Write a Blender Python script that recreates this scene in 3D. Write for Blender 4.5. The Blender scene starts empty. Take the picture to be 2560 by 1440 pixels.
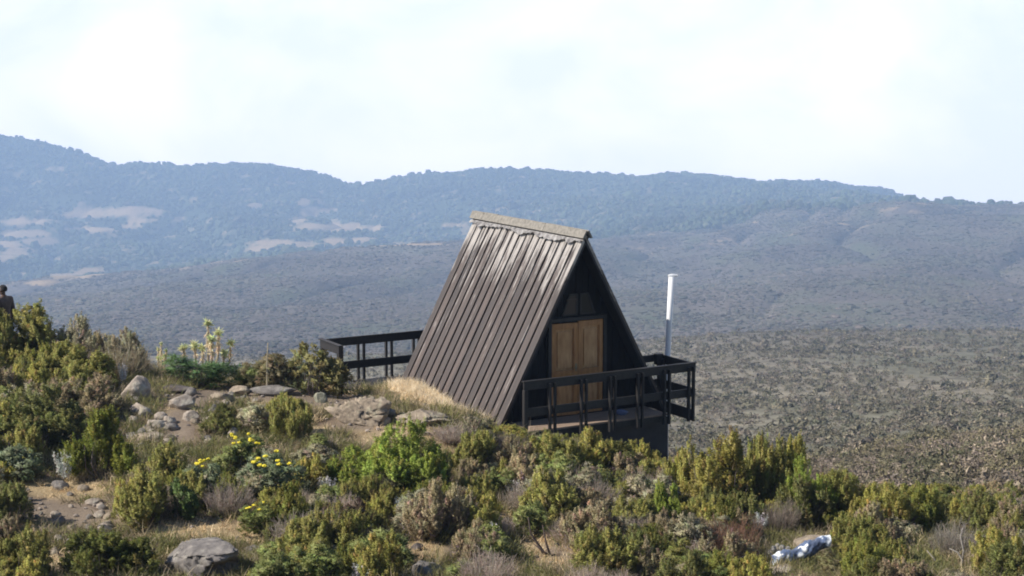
import bpy, math, random
import numpy as np
from mathutils import Vector, Matrix

# ------------------------------------------------------------------ camera, sky, sun, exposure
F_PX, HORIZON, PW, PH = 4342.4, 103.5, 2560.0, 1440.0
PITCH = math.atan((720 - HORIZON) / F_PX)
CP, SP = math.cos(PITCH), math.sin(PITCH)
sc = bpy.context.scene
col = sc.collection
cam_d = bpy.data.cameras.new("camera")
cam = bpy.data.objects.new("camera", cam_d)
col.objects.link(cam)
cam.location = (0, 0, 0)
cam.rotation_euler = (math.pi / 2 - PITCH, 0, 0)
cam_d.sensor_width = 36.0
cam_d.lens = 36.0 * F_PX / PW
cam_d.clip_start = 0.1
cam_d.clip_end = 20000
sc.camera = cam

HUT = (1.482, 34.657, -7.578)
PSI = 0.525
HU = Vector((math.cos(PSI), math.sin(PSI), 0))
HV = Vector((math.sin(PSI), -math.cos(PSI), 0))
SUN_EL = math.radians(40)
g_ = math.radians(18)
sun_h = -HU * math.cos(g_) - HV * math.sin(g_)
sun_dir = Vector((sun_h.x * math.cos(SUN_EL), sun_h.y * math.cos(SUN_EL), math.sin(SUN_EL)))
sun_d = bpy.data.lights.new("sun", "SUN")
sun_d.energy = 4.6
sun_d.angle = math.radians(0.5)
sun_d.color = (1.0, 0.93, 0.82)
sun = bpy.data.objects.new("sun", sun_d)
col.objects.link(sun)
sun.rotation_euler = (-sun_dir).to_track_quat('-Z', 'Y').to_euler()

world = bpy.data.worlds.new("World")
sc.world = world
world.use_nodes = True
nt = world.node_tree
nt.nodes.clear()
def wn(t, **k):
    n = nt.nodes.new(t)
    for a, b in k.items(): setattr(n, a, b)
    return n
w_out = wn("ShaderNodeOutputWorld")
bg_sky = wn("ShaderNodeBackground"); bg_sky.inputs[1].default_value = 0.09
bg_cl = wn("ShaderNodeBackground"); bg_cl.inputs[1].default_value = 1.07
sky = wn("ShaderNodeTexSky", sky_type='NISHITA')
sky.sun_disc = False
sky.sun_elevation = SUN_EL
sky.sun_rotation = math.atan2(sun_dir.x, sun_dir.y)
sky.altitude = 3700
nt.links.new(sky.outputs[0], bg_sky.inputs[0])
tc = wn("ShaderNodeTexCoord")
mp = wn("ShaderNodeMapping"); mp.inputs['Scale'].default_value = (1.0, 1.0, 1.5); mp.inputs['Location'].default_value = (2.3, 0.4, 0.7)
nt.links.new(tc.outputs['Generated'], mp.inputs[0])
n1 = wn("ShaderNodeTexNoise"); n1.inputs['Scale'].default_value = 8.0; n1.inputs['Detail'].default_value = 7; n1.inputs['Roughness'].default_value = 0.52
n1.inputs['Distortion'].default_value = 0.4
nt.links.new(mp.outputs[0], n1.inputs['Vector'])
cr = wn("ShaderNodeValToRGB")
cr.color_ramp.elements[0].position = 0.38; cr.color_ramp.elements[0].color = (1.28, 1.20, 1.16, 1)
cr.color_ramp.elements[1].position = 0.60; cr.color_ramp.elements[1].color = (1.72, 1.50, 1.36, 1)
nt.links.new(n1.outputs['Fac'], cr.inputs[0])
# the bright cloud bank lies ahead, over the valley; behind the camera is the mountain's own sky
sep = wn("ShaderNodeSeparateXYZ"); nt.links.new(tc.outputs['Generated'], sep.inputs[0])
mr = wn("ShaderNodeMapRange", interpolation_type='SMOOTHSTEP')
mr.inputs['From Min'].default_value = 0.16; mr.inputs['From Max'].default_value = 0.42
mr.inputs['To Min'].default_value = 1.0; mr.inputs['To Max'].default_value = 0.0
nt.links.new(sep.outputs['Z'], mr.inputs['Value'])
lo = wn("ShaderNodeMapRange", interpolation_type='SMOOTHSTEP')      # low haze over the ridge, put into the cloud colour
lo.inputs['From Min'].default_value = -0.10; lo.inputs['From Max'].default_value = -0.015
lo.inputs['To Min'].default_value = 0.75; lo.inputs['To Max'].default_value = 0.0
nt.links.new(sep.outputs['Z'], lo.inputs['Value'])
lmx = wn("ShaderNodeMix", data_type='RGBA'); lmx.inputs[7].default_value = (1.24, 1.17, 1.14, 1)
nt.links.new(lo.outputs[0], lmx.inputs[0]); nt.links.new(cr.outputs[0], lmx.inputs[6]); nt.links.new(lmx.outputs[2], bg_cl.inputs[0])
mx = wn("ShaderNodeMixShader")
mr2 = wn("ShaderNodeMapRange", interpolation_type='SMOOTHSTEP')
mr2.inputs['From Min'].default_value = 0.1; mr2.inputs['From Max'].default_value = 0.75
nt.links.new(sep.outputs['Y'], mr2.inputs['Value'])
mul = wn("ShaderNodeMath", operation='MULTIPLY'); nt.links.new(mr.outputs[0], mul.inputs[0]); nt.links.new(mr2.outputs[0], mul.inputs[1])
nt.links.new(mul.outputs[0], mx.inputs[0])
nt.links.new(bg_sky.outputs[0], mx.inputs[1])
nt.links.new(bg_cl.outputs[0], mx.inputs[2])
nt.links.new(mx.outputs[0], w_out.inputs[0])

sc.view_settings.view_transform = 'Standard'
sc.view_settings.look = 'None'
sc.view_settings.exposure = 0.65
sc.view_settings.gamma = 1.0
sc.render.engine = 'CYCLES'
sc.cycles.use_denoising = True
sc.cycles.max_bounces = 6
sc.cycles.diffuse_bounces = 3
sc.cycles.transparent_max_bounces = 8
sc.cycles.volume_bounces = 2
sc.cycles.filter_width = 1.9

# ------------------------------------------------------------------ helpers
def project(P):
    """world points (N,3) -> photo pixels"""
    P = np.asarray(P, float)
    fw = P[..., 1] * CP - P[..., 2] * SP
    up = P[..., 1] * SP + P[..., 2] * CP
    return 1280 + F_PX * P[..., 0] / fw, 720 - F_PX * up / fw

def ray(px, py):
    a = (px - 1280) / F_PX; b = -(py - 720) / F_PX
    return a, CP + b * SP, -SP + b * CP

def unproject(px, py, Y):
    a, f, z = ray(px, py)
    return np.stack([a * Y / f, Y + 0 * a, z * Y / f], -1)

def _hash(ix, iy, seed):
    h = (ix.astype(np.int64) * 374761393 + iy.astype(np.int64) * 668265263 + seed * 974711) & 0xFFFFFFFF
    h = ((h ^ (h >> 13)) * 1274126177) & 0xFFFFFFFF
    return ((h ^ (h >> 16)) & 0xFFFF) / 65535.0

def vnoise(x, y, seed=0):
    ix, iy = np.floor(x), np.floor(y)
    fx, fy = x - ix, y - iy
    fx = fx * fx * (3 - 2 * fx); fy = fy * fy * (3 - 2 * fy)
    a, b = _hash(ix, iy, seed), _hash(ix + 1, iy, seed)
    c, d = _hash(ix, iy + 1, seed), _hash(ix + 1, iy + 1, seed)
    return (a + (b - a) * fx) * (1 - fy) + (c + (d - c) * fx) * fy

def fbm(x, y, seed=0, octv=4, gain=0.5):
    s, a, t = 0, 1.0, 0
    for i in range(octv):
        s = s + a * (vnoise(x * 2 ** i, y * 2 ** i, seed + i * 17) - 0.5); t += a; a *= gain
    return s / t * 2

def mesh_np(name, V, F, C=None, smooth=False, N=None):
    """V (N,3); F (M,k) or list of such arrays; C (N,3) point colour"""
    me = bpy.data.meshes.new(name)
    V = np.ascontiguousarray(V, np.float32)
    Fs = F if isinstance(F, list) else [F]
    Fs = [np.ascontiguousarray(f, np.int32) for f in Fs if len(f)]
    loops = np.concatenate([f.ravel() for f in Fs])
    counts = np.concatenate([np.full(len(f), f.shape[1], np.int32) for f in Fs])
    starts = np.concatenate([[0], np.cumsum(counts)[:-1]]).astype(np.int32)
    me.vertices.add(len(V)); me.vertices.foreach_set("co", V.ravel())
    me.loops.add(len(loops)); me.loops.foreach_set("vertex_index", loops)
    me.polygons.add(len(counts)); me.polygons.foreach_set("loop_start", starts)
    me.polygons.foreach_set("loop_total", counts)
    if C is not None:
        at = me.color_attributes.new("Col", 'FLOAT_COLOR', 'POINT')
        c4 = np.ones((len(V), 4), np.float32); c4[:, :3] = C
        at.data.foreach_set("color", c4.ravel())
    me.polygons.foreach_set("use_smooth", np.full(len(counts), smooth, bool))
    me.update(calc_edges=True)
    me.validate()
    if N is not None: me.normals_split_custom_set_from_vertices(np.asarray(N, float).tolist())
    return me

def link(name, me, mat=None, parent=None, loc=None):
    o = bpy.data.objects.new(name, me)
    col.objects.link(o)
    if mat is not None and me is not None and len(me.materials) == 0: me.materials.append(mat)
    if parent is not None: o.parent = parent
    if loc is not None: o.location = loc
    return o

def tag(o, label=None, cat=None, group=None, kind=None):
    for k, v in (("label", label), ("category", cat), ("group", group), ("kind", kind)):
        if v: o[k] = v
    return o

class MB:
    """collects boxes, tubes and polygons"""
    def __init__(self): self.v = []; self.f = []
    def add(self, vs, fs):
        n = len(self.v); self.v += [tuple(p) for p in vs]; self.f += [tuple(i + n for i in f) for f in fs]
    def box(self, x0, x1, y0, y1, z0, z1):
        self.add([(x0,y0,z0),(x1,y0,z0),(x1,y1,z0),(x0,y1,z0),(x0,y0,z1),(x1,y0,z1),(x1,y1,z1),(x0,y1,z1)],
                 [(0,3,2,1),(4,5,6,7),(0,1,5,4),(1,2,6,5),(2,3,7,6),(3,0,4,7)])
    def obox(self, o, ax, ay, az):
        o, ax, ay, az = map(Vector, (o, ax, ay, az))
        p = [o, o+ax, o+ax+ay, o+ay]
        self.add(p + [q + az for q in p], [(0,3,2,1),(4,5,6,7),(0,1,5,4),(1,2,6,5),(2,3,7,6),(3,0,4,7)])
    def prism(self, pts, d):
        """extrude polygon pts along vector d"""
        n = len(pts); d = Vector(d); pts = [Vector(p) for p in pts]
        self.add(pts + [p + d for p in pts], [tuple(range(n))[::-1], tuple(range(n, 2*n))] + [(i, (i+1) % n, n + (i+1) % n, n + i) for i in range(n)])
    def tube(self, pts, radii, n=6, cap=True):
        pts = [Vector(p) for p in pts]; rings = []
        for i, p in enumerate(pts):
            t = (pts[min(i+1, len(pts)-1)] - pts[max(i-1, 0)]).normalized()
            a = t.cross(Vector((0.31, 0.9, 0.2)));  a.normalize(); b = t.cross(a)
            rings += [p + (a * math.cos(2*math.pi*k/n) + b * math.sin(2*math.pi*k/n)) * radii[i] for k in range(n)]
        fs = []
        for i in range(len(pts) - 1):
            for k in range(n):
                fs.append((i*n+k, i*n+(k+1) % n, (i+1)*n+(k+1) % n, (i+1)*n+k))
        if cap: fs += [tuple(range(n))[::-1], tuple((len(pts)-1)*n + k for k in range(n))]
        self.add(rings, fs)
    def mesh(self, name, smooth=False, bevel=0.0):
        me = bpy.data.meshes.new(name)
        me.from_pydata(self.v, [], self.f); me.update()
        import bmesh
        bm = bmesh.new(); bm.from_mesh(me)
        bmesh.ops.recalc_face_normals(bm, faces=bm.faces)
        if bevel: bmesh.ops.bevel(bm, geom=bm.edges[:], offset=bevel, segments=1, affect='EDGES', clamp_overlap=True)
        bm.to_mesh(me); bm.free()
        if smooth: me.polygons.foreach_set("use_smooth", [True] * len(me.polygons))
        return me
    def build(self, name, mat, parent=None, smooth=False, bevel=0.0):
        return link(name, self.mesh(name, smooth, bevel), mat, parent)

# ------------------------------------------------------------------ materials
class Mat:
    def __init__(self, name):
        self.m = bpy.data.materials.new(name); self.m.use_nodes = True
        self.t = self.m.node_tree; self.b = self.t.nodes["Principled BSDF"]
        self.b.inputs['Roughness'].default_value = 0.8
        self.out = self.t.nodes["Material Output"]
    def n(self, t, **k):
        x = self.t.nodes.new(t)
        for a, b in k.items():
            if a.startswith('i_'): x.inputs[a[2:].replace('_', ' ')].default_value = b
            else: setattr(x, a, b)
        return x
    def l(self, a, b): self.t.links.new(a, b)
    def coords(self, scale=(1,1,1), kind='Object'):
        c = self.n("ShaderNodeTexCoord"); m = self.n("ShaderNodeMapping"); m.inputs['Scale'].default_value = scale
        self.l(c.outputs[kind], m.inputs[0]); return m.outputs[0]
    def noise(self, scale, detail=4, rough=0.55, vec=None, dist=0.0):
        x = self.n("ShaderNodeTexNoise"); x.inputs['Scale'].default_value = scale; x.inputs['Detail'].default_value = detail
        x.inputs['Roughness'].default_value = rough; x.inputs['Distortion'].default_value = dist
        if vec is not None: self.l(vec, x.inputs['Vector'])
        return x.outputs['Fac']
    def ramp(self, fac, stops):
        r = self.n("ShaderNodeValToRGB"); e = r.color_ramp.elements
        while len(e) < len(stops): e.new(0.5)
        for i, (p, c) in enumerate(stops):
            e[i].position = p; e[i].color = (*c, 1) if len(c) == 3 else c
        self.l(fac, r.inputs[0]); return r.outputs[0]
    def mix(self, fac, a, b, blend='MIX'):
        x = self.n("ShaderNodeMix", data_type='RGBA', blend_type=blend)
        for s, v in ((0, fac), (6, a), (7, b)):
            if hasattr(v, 'links'): self.l(v, x.inputs[s])
            else: x.inputs[s].default_value = v if s == 0 else (*v, 1)
        return x.outputs[2]
    def base(self, s): self.l(s, self.b.inputs['Base Color'])
    def bump(self, h, strength=0.5, dist=0.02):
        x = self.n("ShaderNodeBump"); x.inputs['Strength'].default_value = strength; x.inputs['Distance'].default_value = dist
        self.l(h, x.inputs['Height']); self.l(x.outputs[0], self.b.inputs['Normal'])

def g3(v): return (v, v, v)

def wood_mat(name, c0, c1, rough=0.6, scale=(3, 3, 3), grain=6.0):
    M = Mat(name); v = M.coords(scale)
    a = M.noise(grain, 6, 0.6, v)
    M.base(M.ramp(a, [(0.3, c0), (0.7, c1)])); M.b.inputs['Roughness'].default_value = rough
    M.bump(a, 0.35, 0.01); return M.m

def leaf_mat():
    M = Mat("leaf_tissue")
    oi = M.n("ShaderNodeObjectInfo")
    at = M.n("ShaderNodeAttribute", attribute_name="Col")
    c = M.mix(1.0, oi.outputs['Color'], at.outputs['Color'], 'MULTIPLY')
    M.base(c); M.b.inputs['Roughness'].default_value = 0.55
    M.b.inputs['Specular IOR Level'].default_value = 0.25
    tr = M.n("ShaderNodeBsdfTranslucent"); M.l(c, tr.inputs[0])
    ms = M.n("ShaderNodeMixShader"); ms.inputs[0].default_value = 0.38
    M.l(M.b.outputs[0], ms.inputs[1]); M.l(tr.outputs[0], ms.inputs[2]); M.l(ms.outputs[0], M.out.inputs[0])
    return M.m

def attr_mat(name, rough=0.85, noise=None):
    M = Mat(name); at = M.n("ShaderNodeAttribute", attribute_name="Col"); c = at.outputs['Color']
    if noise:
        a = M.noise(noise, 5, 0.65, M.coords())
        c = M.mix(1.0, c, M.ramp(a, [(0.3, g3(0.62)), (0.7, g3(1.4))]), 'MULTIPLY')
    M.base(c); M.b.inputs['Roughness'].default_value = rough
    M.b.inputs['Specular IOR Level'].default_value = 0.2
    return M.m

def rock_mat(name, c0, c1, c2):
    M = Mat(name); v = M.coords()
    a = M.noise(3.0, 8, 0.65, v); b = M.noise(11.0, 6, 0.7, v); li = M.noise(5.0, 3, 0.5, M.coords((1.3, 1, 1)))
    c = M.ramp(a, [(0.3, c0), (0.62, c1)])
    c = M.mix(M.ramp(li, [(0.55, g3(0)), (0.66, g3(0.8))]), c, c2)
    M.base(M.mix(1.0, c, M.ramp(b, [(0.25, g3(0.6)), (0.7, g3(1.25))]), 'MULTIPLY'))
    M.b.inputs['Roughness'].default_value = 0.9; M.bump(b, 0.9, 0.04); return M.m

LEAF = leaf_mat()
BARK = wood_mat("shrub_bark", (0.10, 0.075, 0.06), (0.20, 0.165, 0.145), 0.9)
BARK_GREY = wood_mat("grey_dead_wood", (0.22, 0.20, 0.18), (0.42, 0.39, 0.35), 0.9)
ROCK_GREY = rock_mat("grey_lava_rock", (0.11, 0.10, 0.095), (0.24, 0.215, 0.195), (0.30, 0.28, 0.24))
ROCK_PALE = rock_mat("pale_weathered_rock", (0.26, 0.215, 0.175), (0.42, 0.36, 0.30), (0.46, 0.43, 0.35))
ROCK_TAN = rock_mat("tan_rock", (0.20, 0.16, 0.12), (0.36, 0.29, 0.215), (0.40, 0.36, 0.26))
ROCK_DARK = rock_mat("dark_rock", (0.06, 0.05, 0.048), (0.13, 0.105, 0.095), (0.17, 0.15, 0.13))
STAIN = wood_mat("dark_stained_timber", (0.008, 0.007, 0.007), (0.024, 0.020, 0.019), 0.6, (4, 4, 4))
STAIN_BOARD = wood_mat("dark_stained_cladding", (0.004, 0.004, 0.005), (0.011, 0.010, 0.011), 0.75, (8, 8, 1.0))
STAIN_BOARD.node_tree.nodes['Principled BSDF'].inputs['Specular IOR Level'].default_value = 0.15

# ------------------------------------------------------------------ terrain height
CTRL = np.array([  # photo x, photo y, depth: where the ground shows or is judged to be
    (-500,1440,24.5),(-200,1440,24.5),(400,1440,24.5),(1000,1445,24.5),(1600,1455,24.5),(2300,1470,24.6),(2900,1480,24.6),
    (-200,1260,28.2),(0,1245,28.5),(250,1250,28.4),(500,1335,26.5),(1000,1395,25.6),(1500,1400,25.6),
    (-300,1020,33),(-100,1060,32.6),(200,1150,31),(420,1060,33),(700,1150,30.5),(1000,1200,30),(1300,1180,31),
    (-400,880,38),(0,905,38),(200,920,38),(330,985,35),(420,985,35.5),(600,985,36.2),(720,980,36.4),(485,948,38.2),(340,935,38.0),(620,960,38.0),(720,965,38.0),(800,972,37.6),(100,880,39.5),(250,905,39.5),(845,1000,37),(930,1040,33.4),
    (1080,1010,34.2),(1250,1060,33.2),(1310,1075,33.0),(1450,1130,32.6),(1660,1210,34),
    (1750,1265,31.5),(1900,1275,31.5),(2100,1295,30.8),(2300,1335,29.8),(2560,1345,29.4),(2900,1350,29),
    (2000,1430,26),(2400,1425,26)], float)
P_ = unproject(CTRL[:,0], CTRL[:,1], CTRL[:,2])
extra = []
for px, Y, z in [(300,44,-9.0),(-200,44,-8.2),(-600,44,-7.8),(800,45,-10.5),(1500,44,-12.0),(1900,36,-9.7),(2300,35,-9.6),(2700,35,-9.6),(1900,45,-14.0),(2500,45,-13.5),(3000,45,-13),
                 (300,56,-13.5),(-500,56,-12.5),(1000,56,-16),(1900,56,-18),(2600,56,-17.5),(3200,56,-17),
                 (1280,15,-5.7),(-300,15,-5.6),(2900,15,-5.7),(1280,8,-3.6),(0,8,-3.6),(2560,8,-3.6),(1280,2,-1.9),(1280,-5,0.3)]:
    extra.append(((px-1280)/F_PX*Y*0.99, Y, z))
# bank along the hut's left side, and the level pad under it
for u, v, z in [(-2.05,-0.4,0.10),(-2.1,-1.5,0.02),(-2.1,-2.6,0.16),(-2.1,-3.6,0.20),(-2.0,-4.5,0.10),(-0.5,-2.5,-0.4),(-3.0,-5.0,-0.15),(-1.6,1.0,-0.22),(1.9,0.6,-1.35),(2.0,-3,-1.9)]:
    p = Vector(HUT) + HU*u + HV*v; extra.append((p.x, p.y, HUT[2] + z))
CT = np.vstack([P_, np.array(extra)])
def _tps(r2): return 0.5 * r2 * np.log(r2 + 1e-9)
def _fit():
    n = len(CT); xy = CT[:, :2]
    K = _tps(((xy[:, None] - xy[None]) ** 2).sum(-1)) + np.eye(n) * 0.25
    Q = np.hstack([np.ones((n, 1)), xy])
    A = np.block([[K, Q], [Q.T, np.zeros((3, 3))]])
    return np.linalg.solve(A, np.concatenate([CT[:, 2], np.zeros(3)]))
TPS = _fit()
def h_near(x, y):
    x = np.asarray(x, float); y = np.asarray(y, float); sh = x.shape
    q = np.stack([x.ravel(), y.ravel()], -1); out = np.empty(len(q))
    for i in range(0, len(q), 20000):
        c = q[i:i+20000]
        out[i:i+20000] = _tps(((c[:, None] - CT[None, :, :2]) ** 2).sum(-1)) @ TPS[:len(CT)] + TPS[len(CT)] + c @ TPS[len(CT)+1:]
    return out.reshape(sh)

COLX = np.array([-900,0,300,640,900,1280,1700,1900,2100,2260,2560,3500], float)
FAR = [(60,[1090]*5+[1150,1260,1290,1290,1270,1240,1230]),
 (80,[1050,1050,1060,1070,1080,1130,1215,1235,1225,1200,1168,1150]),
 (110,[1010,1010,1020,1030,1040,1090,1170,1185,1155,1118,1090,1080]),
 (150,[990,990,1000,1010,1020,1080,1140,1140,1125,1105,1088,1080]),
 (230,[960,960,965,975,985,1000,1030,1030,1020,1010,1000,1000]),
 (350,[925,925,930,935,940,940,930,915,905,900,900,900]),
 (520,[895,895,895,890,885,868,845,831,824,822,824,822]),
 (600,[892,892,892,892,892,885,868,852,845,843,845,843]),
 (800,[865,860,850,850,850,850,838,822,814,812,810,808]),
 (1100,[800,795,780,770,765,750,735,725,715,710,700,695]),
 (1500,[745,740,715,680,665,655,655,640,620,605,590,585]),
 (1800,[722,716,682,637,622,608,600,575,548,530,540,530]),
 (2050,[728,722,690,645,630,616,590,550,520,496,497,495]),
 (2300,[722,715,685,648,632,612,565,530,512,502,510,510]),
 (2600,[665,660,650,630,610,580,530,510,497,505,530,530]),
 (3000,[590,580,575,565,545,510,480,475,478,500,540,540]),
 (3500,[450,440,455,470,485,450,450,447,466,495,545,545])]
SKX = np.array([-900,-300,0,60,130,220,290,330,380,450,530,590,680,740,820,885,950,1050,1180,1270,1310,1360,1420,1520,1600,1680,1740,1800,1870,1910,1990,2080,2150,2210,2250,2300,2400,3500], float)
SKY = np.array([330,322,327,335,350,380,403,394,396,404,396,394,405,415,430,460,448,430,416,417,424,424,430,433,442,430,425,435,448,460,453,452,460,468,489,520,545,545], float) - 3
FY = np.log(np.array([r[0] for r in FAR] + [3800, 4600], float))
def far_py(px, Y):
    px = np.asarray(px, float); ly = np.log(np.maximum(Y, 60))
    rows = [np.interp(px, COLX, r[1]) for r in FAR]
    s = np.interp(px, SKX, SKY); rows += [s, s + 70]
    R = np.stack(rows, 0)
    k = np.clip(np.searchsorted(FY, ly, side='right') - 1, 0, len(FY) - 2)
    t = np.clip((ly - FY[k]) / (FY[k+1] - FY[k]), 0, 1)
    ii = np.arange(px.size).reshape(px.shape)
    Rf = R.reshape(len(R), -1)
    a = Rf[k.ravel(), ii.ravel()].reshape(px.shape); b = Rf[(k+1).ravel(), ii.ravel()].reshape(px.shape)
    return a + (b - a) * t
def h_far(x, Y):
    px = 1280 + F_PX * x / (Y * 0.99)
    for _ in range(2):
        py = far_py(px, Y); a, f, z = ray(px, py)
        px = 1280 + F_PX * x * f / Y
    py = far_py(px, Y)
    # soften the knots by averaging over a little depth
    py = 0.5 * py + 0.25 * far_py(px, Y * 1.035) + 0.25 * far_py(px, Y * 0.966)
    a, f, z = ray(px, py)
    zz = z * Y / f
    m = np.clip((Y - 700) / 900, 0, 1)
    damp = np.clip(np.abs(Y - 3800) / 500, 0.25, 1)
    zz = zz + fbm(x / 9, Y / 14, 5, 3) * 0.45 * np.clip((Y-60)/60, 0, 1)
    zz = zz + m * damp * (fbm(x / 170, Y / 260, 9, 4) * 15 - 11 * (1 - np.abs(fbm(x / 120 - Y / 500, Y / 420, 27, 2))) ** 8) + fbm(x / 60, Y / 110, 3, 3) * 1.4 * np.clip((Y-150)/300, 0, 1)
    g = np.clip((Y - 2300) / 500, 0, 1) * damp
    zz = zz - g * 34 * (1 - np.abs(fbm(x / 300 + Y / 900, Y / 700, 21, 3))) ** 5
    return zz
def H(x, Y):
    x = np.asarray(x, float); Y = np.asarray(Y, float)
    t = np.clip((Y - 50) / 26, 0, 1); t = t * t * (3 - 2 * t)
    zn = h_near(x, np.minimum(Y, 80)) if np.any(t < 1) else 0
    zf = h_far(x, np.maximum(Y, 60)) if np.any(t > 0) else 0
    z = zn * (1 - t) + zf * t
    n = 1 - t
    return z + n * (fbm(x / 1.6, Y / 1.6, 41, 4) * 0.09 + fbm(x / 0.35, Y / 0.35, 43, 2) * 0.025)
def on_ground(px, py):
    """where the sight line of a photo pixel meets the near ground"""
    Ys = np.arange(20, 60, 0.05)
    P = unproject(np.full(Ys.shape, float(px)), np.full(Ys.shape, float(py)), Ys)
    d = P[:, 2] - H(P[:, 0], P[:, 1])
    k = np.nonzero(d < 0)[0]
    if len(k) and Ys[k[0]] < 41: i = k[0]
    else:                                   # the sight line grazes over the crest: stand on the nearest ground under it
        m = (Ys > 33) & (Ys < 40); i = np.nonzero(m)[0][np.argmin(d[m])]
    return Vector((P[i, 0], P[i, 1], float(H(P[i, 0], P[i, 1]))))
def put(px, Y):
    """ground point at depth Y in the column of photo x"""
    x = (px - 1280) / F_PX * Y * CP
    z = float(H(np.array(x), np.array(float(Y))))
    for _ in range(3):
        fw = Y * CP - z * SP
        x = (px - 1280) / F_PX * fw; z = float(H(np.array(x), np.array(float(Y))))
    return Vector((x, Y, z))

def ell(px, py, L):
    m = np.zeros(np.shape(px))
    for cx, cy, rx, ry in L:
        m = np.maximum(m, np.clip(1.6 - 1.6 * np.sqrt(((px - cx) / rx) ** 2 + ((py - cy) / ry) ** 2), 0, 1))
    return m
STRAW = [(1000,1085,200,35),(760,1080,120,30),(1150,1120,110,25),(480,1325,210,45),(620,1340,120,35),(130,1225,230,38),(1060,990,130,45),(1130,1010,110,30),(1180,1000,60,40),(990,1320,40,40),(1050,1380,130,45),
         (1400,1400,160,45),(1340,1370,80,40),(1850,1425,130,35),(60,1330,90,30),(120,1400,120,30),(2240,1390,60,50),(20,945,40,60),(430,1030,40,18),(700,1010,100,15),(1240,1300,60,40),(2230,1310,40,30)]
SOIL = [(450,1060,60,75),(470,1000,90,25),(620,985,220,22),(800,1000,150,25),(190,1290,150,45),(80,1270,120,40),(30,1420,110,40),(1380,1390,90,35),(900,1050,120,40)]

def grid_mesh(name, cols, rows, hf, colfn):
    cx, ry = np.meshgrid(cols, rows)
    X = (cx - 1280) / F_PX * ry; Z = hf(X, ry)
    V = np.stack([X, ry, Z], -1).reshape(-1, 3)
    nr, nc = cx.shape
    i = np.arange((nr - 1) * nc).reshape(nr - 1, nc)[:, :-1].ravel()
    Fq = np.stack([i, i + 1, i + nc + 1, i + nc], -1)
    return mesh_np(name, V, Fq, colfn(V), True)

# ------------------------------------------------------------------ ground
def near_cols(V):
    px, py = project(V)
    n = fbm(V[:,0] / 0.5, V[:,1] / 0.5, 77, 4)
    st = np.clip(ell(px, py, STRAW) * 1.3 + n * 0.5 - 0.05 + 0.30 * (fbm(V[:,0]/2.2, V[:,1]/2.2, 78, 3)), 0, 1)
    so = np.clip(ell(px, py, SOIL) * 1.2 + n * 0.4 - 0.1, 0, 1)
    return np.stack([st, so, np.zeros(len(V))], -1)
def ground_material():
    M = Mat("scrub_soil"); v = M.coords()
    at = M.n("ShaderNodeAttribute", attribute_name="Col"); sp = M.n("ShaderNodeSeparateColor"); M.l(at.outputs['Color'], sp.inputs[0])
    a = M.noise(2.2, 6, 0.65, v); b = M.noise(30, 5, 0.7, v); g = M.noise(90, 3, 0.6, v)
    litter = M.ramp(a, [(0.3, (0.105, 0.075, 0.055)), (0.55, (0.17, 0.125, 0.09)), (0.75, (0.25, 0.19, 0.135))])
    straw = M.ramp(b, [(0.3, (0.25, 0.18, 0.10)), (0.65, (0.46, 0.36, 0.22))])
    soil = M.ramp(b, [(0.3, (0.17, 0.130, 0.098)), (0.7, (0.29, 0.235, 0.180))])
    c = M.mix(sp.outputs[0], litter, straw); c = M.mix(sp.outputs[1], c, soil)
    M.base(M.mix(1.0, c, M.ramp(g, [(0.3, g3(0.75)), (0.7, g3(1.2))]), 'MULTIPLY'))
    M.b.inputs['Roughness'].default_value = 0.95; M.b.inputs['Specular IOR Level'].default_value = 0.1
    M.bump(b, 0.8, 0.03); return M.m
cols = np.concatenate([np.arange(-2600, -500, 60), np.arange(-500, 3060, 8), np.arange(3060, 5200, 60)]).astype(float)
rows = np.concatenate([np.linspace(-12, 2, 10), np.exp(np.arange(math.log(2.5), math.log(18), 0.05)), np.exp(np.arange(math.log(18), math.log(46), 0.0045)), np.exp(np.arange(math.log(46), math.log(90), 0.012))])
def near_grid():
    cx, ry = np.meshgrid(cols, rows)
    X = (cx - 1280) / F_PX * np.maximum(ry, 9 + 0 * ry) ; Z = H(X, ry)
    m = np.clip((ry - 76) / 12, 0, 1); Z = Z - m * 0.8
    V = np.stack([X, ry, Z], -1).reshape(-1, 3)
    nr, nc = cx.shape
    i = np.arange((nr - 1) * nc).reshape(nr - 1, nc)[:, :-1].ravel()
    return mesh_np("ground", V, np.stack([i, i + 1, i + nc + 1, i + nc], -1), near_cols(V), True)
tag(link("ground", near_grid(), ground_material()), kind="structure")

# far hills, one continuous sheet
CLEAR = [(320,529,95,15),(210,536,90,11),(380,532,50,12),(60,554,90,9),(355,553,60,8),(210,574,110,6),(330,566,40,6),(60,585,80,10),(95,604,60,11),(20,610,60,9),(40,628,50,11),(10,645,40,8),
         (110,708,70,7),(160,692,40,9),(235,680,50,9),(200,690,30,6),
         (845,569,110,12),(770,566,60,8),(920,571,55,8),(775,530,28,16),(760,505,20,12),(825,526,40,7),(745,548,30,6),(640,514,22,6),(450,548,22,6),(690,606,70,9),(760,612,80,10),(660,622,50,8),(840,604,70,6),(900,600,60,5),(1130,563,30,4),(1000,612,120,4)]
def forest_mask(V, px, py):
    m = np.clip((V[:,1] - 2080) / 160, 0, 1)
    n = fbm(V[:,0] / 90, V[:,1] / 200, 55, 4)
    edge = np.interp(px, [1500, 1750, 2100, 2300], [0, 0.25, 0.6, 1.4])
    return np.clip(m * 1.4 - edge * 0.55 + n * 0.5 * (px > 1300), 0, 1)
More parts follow.
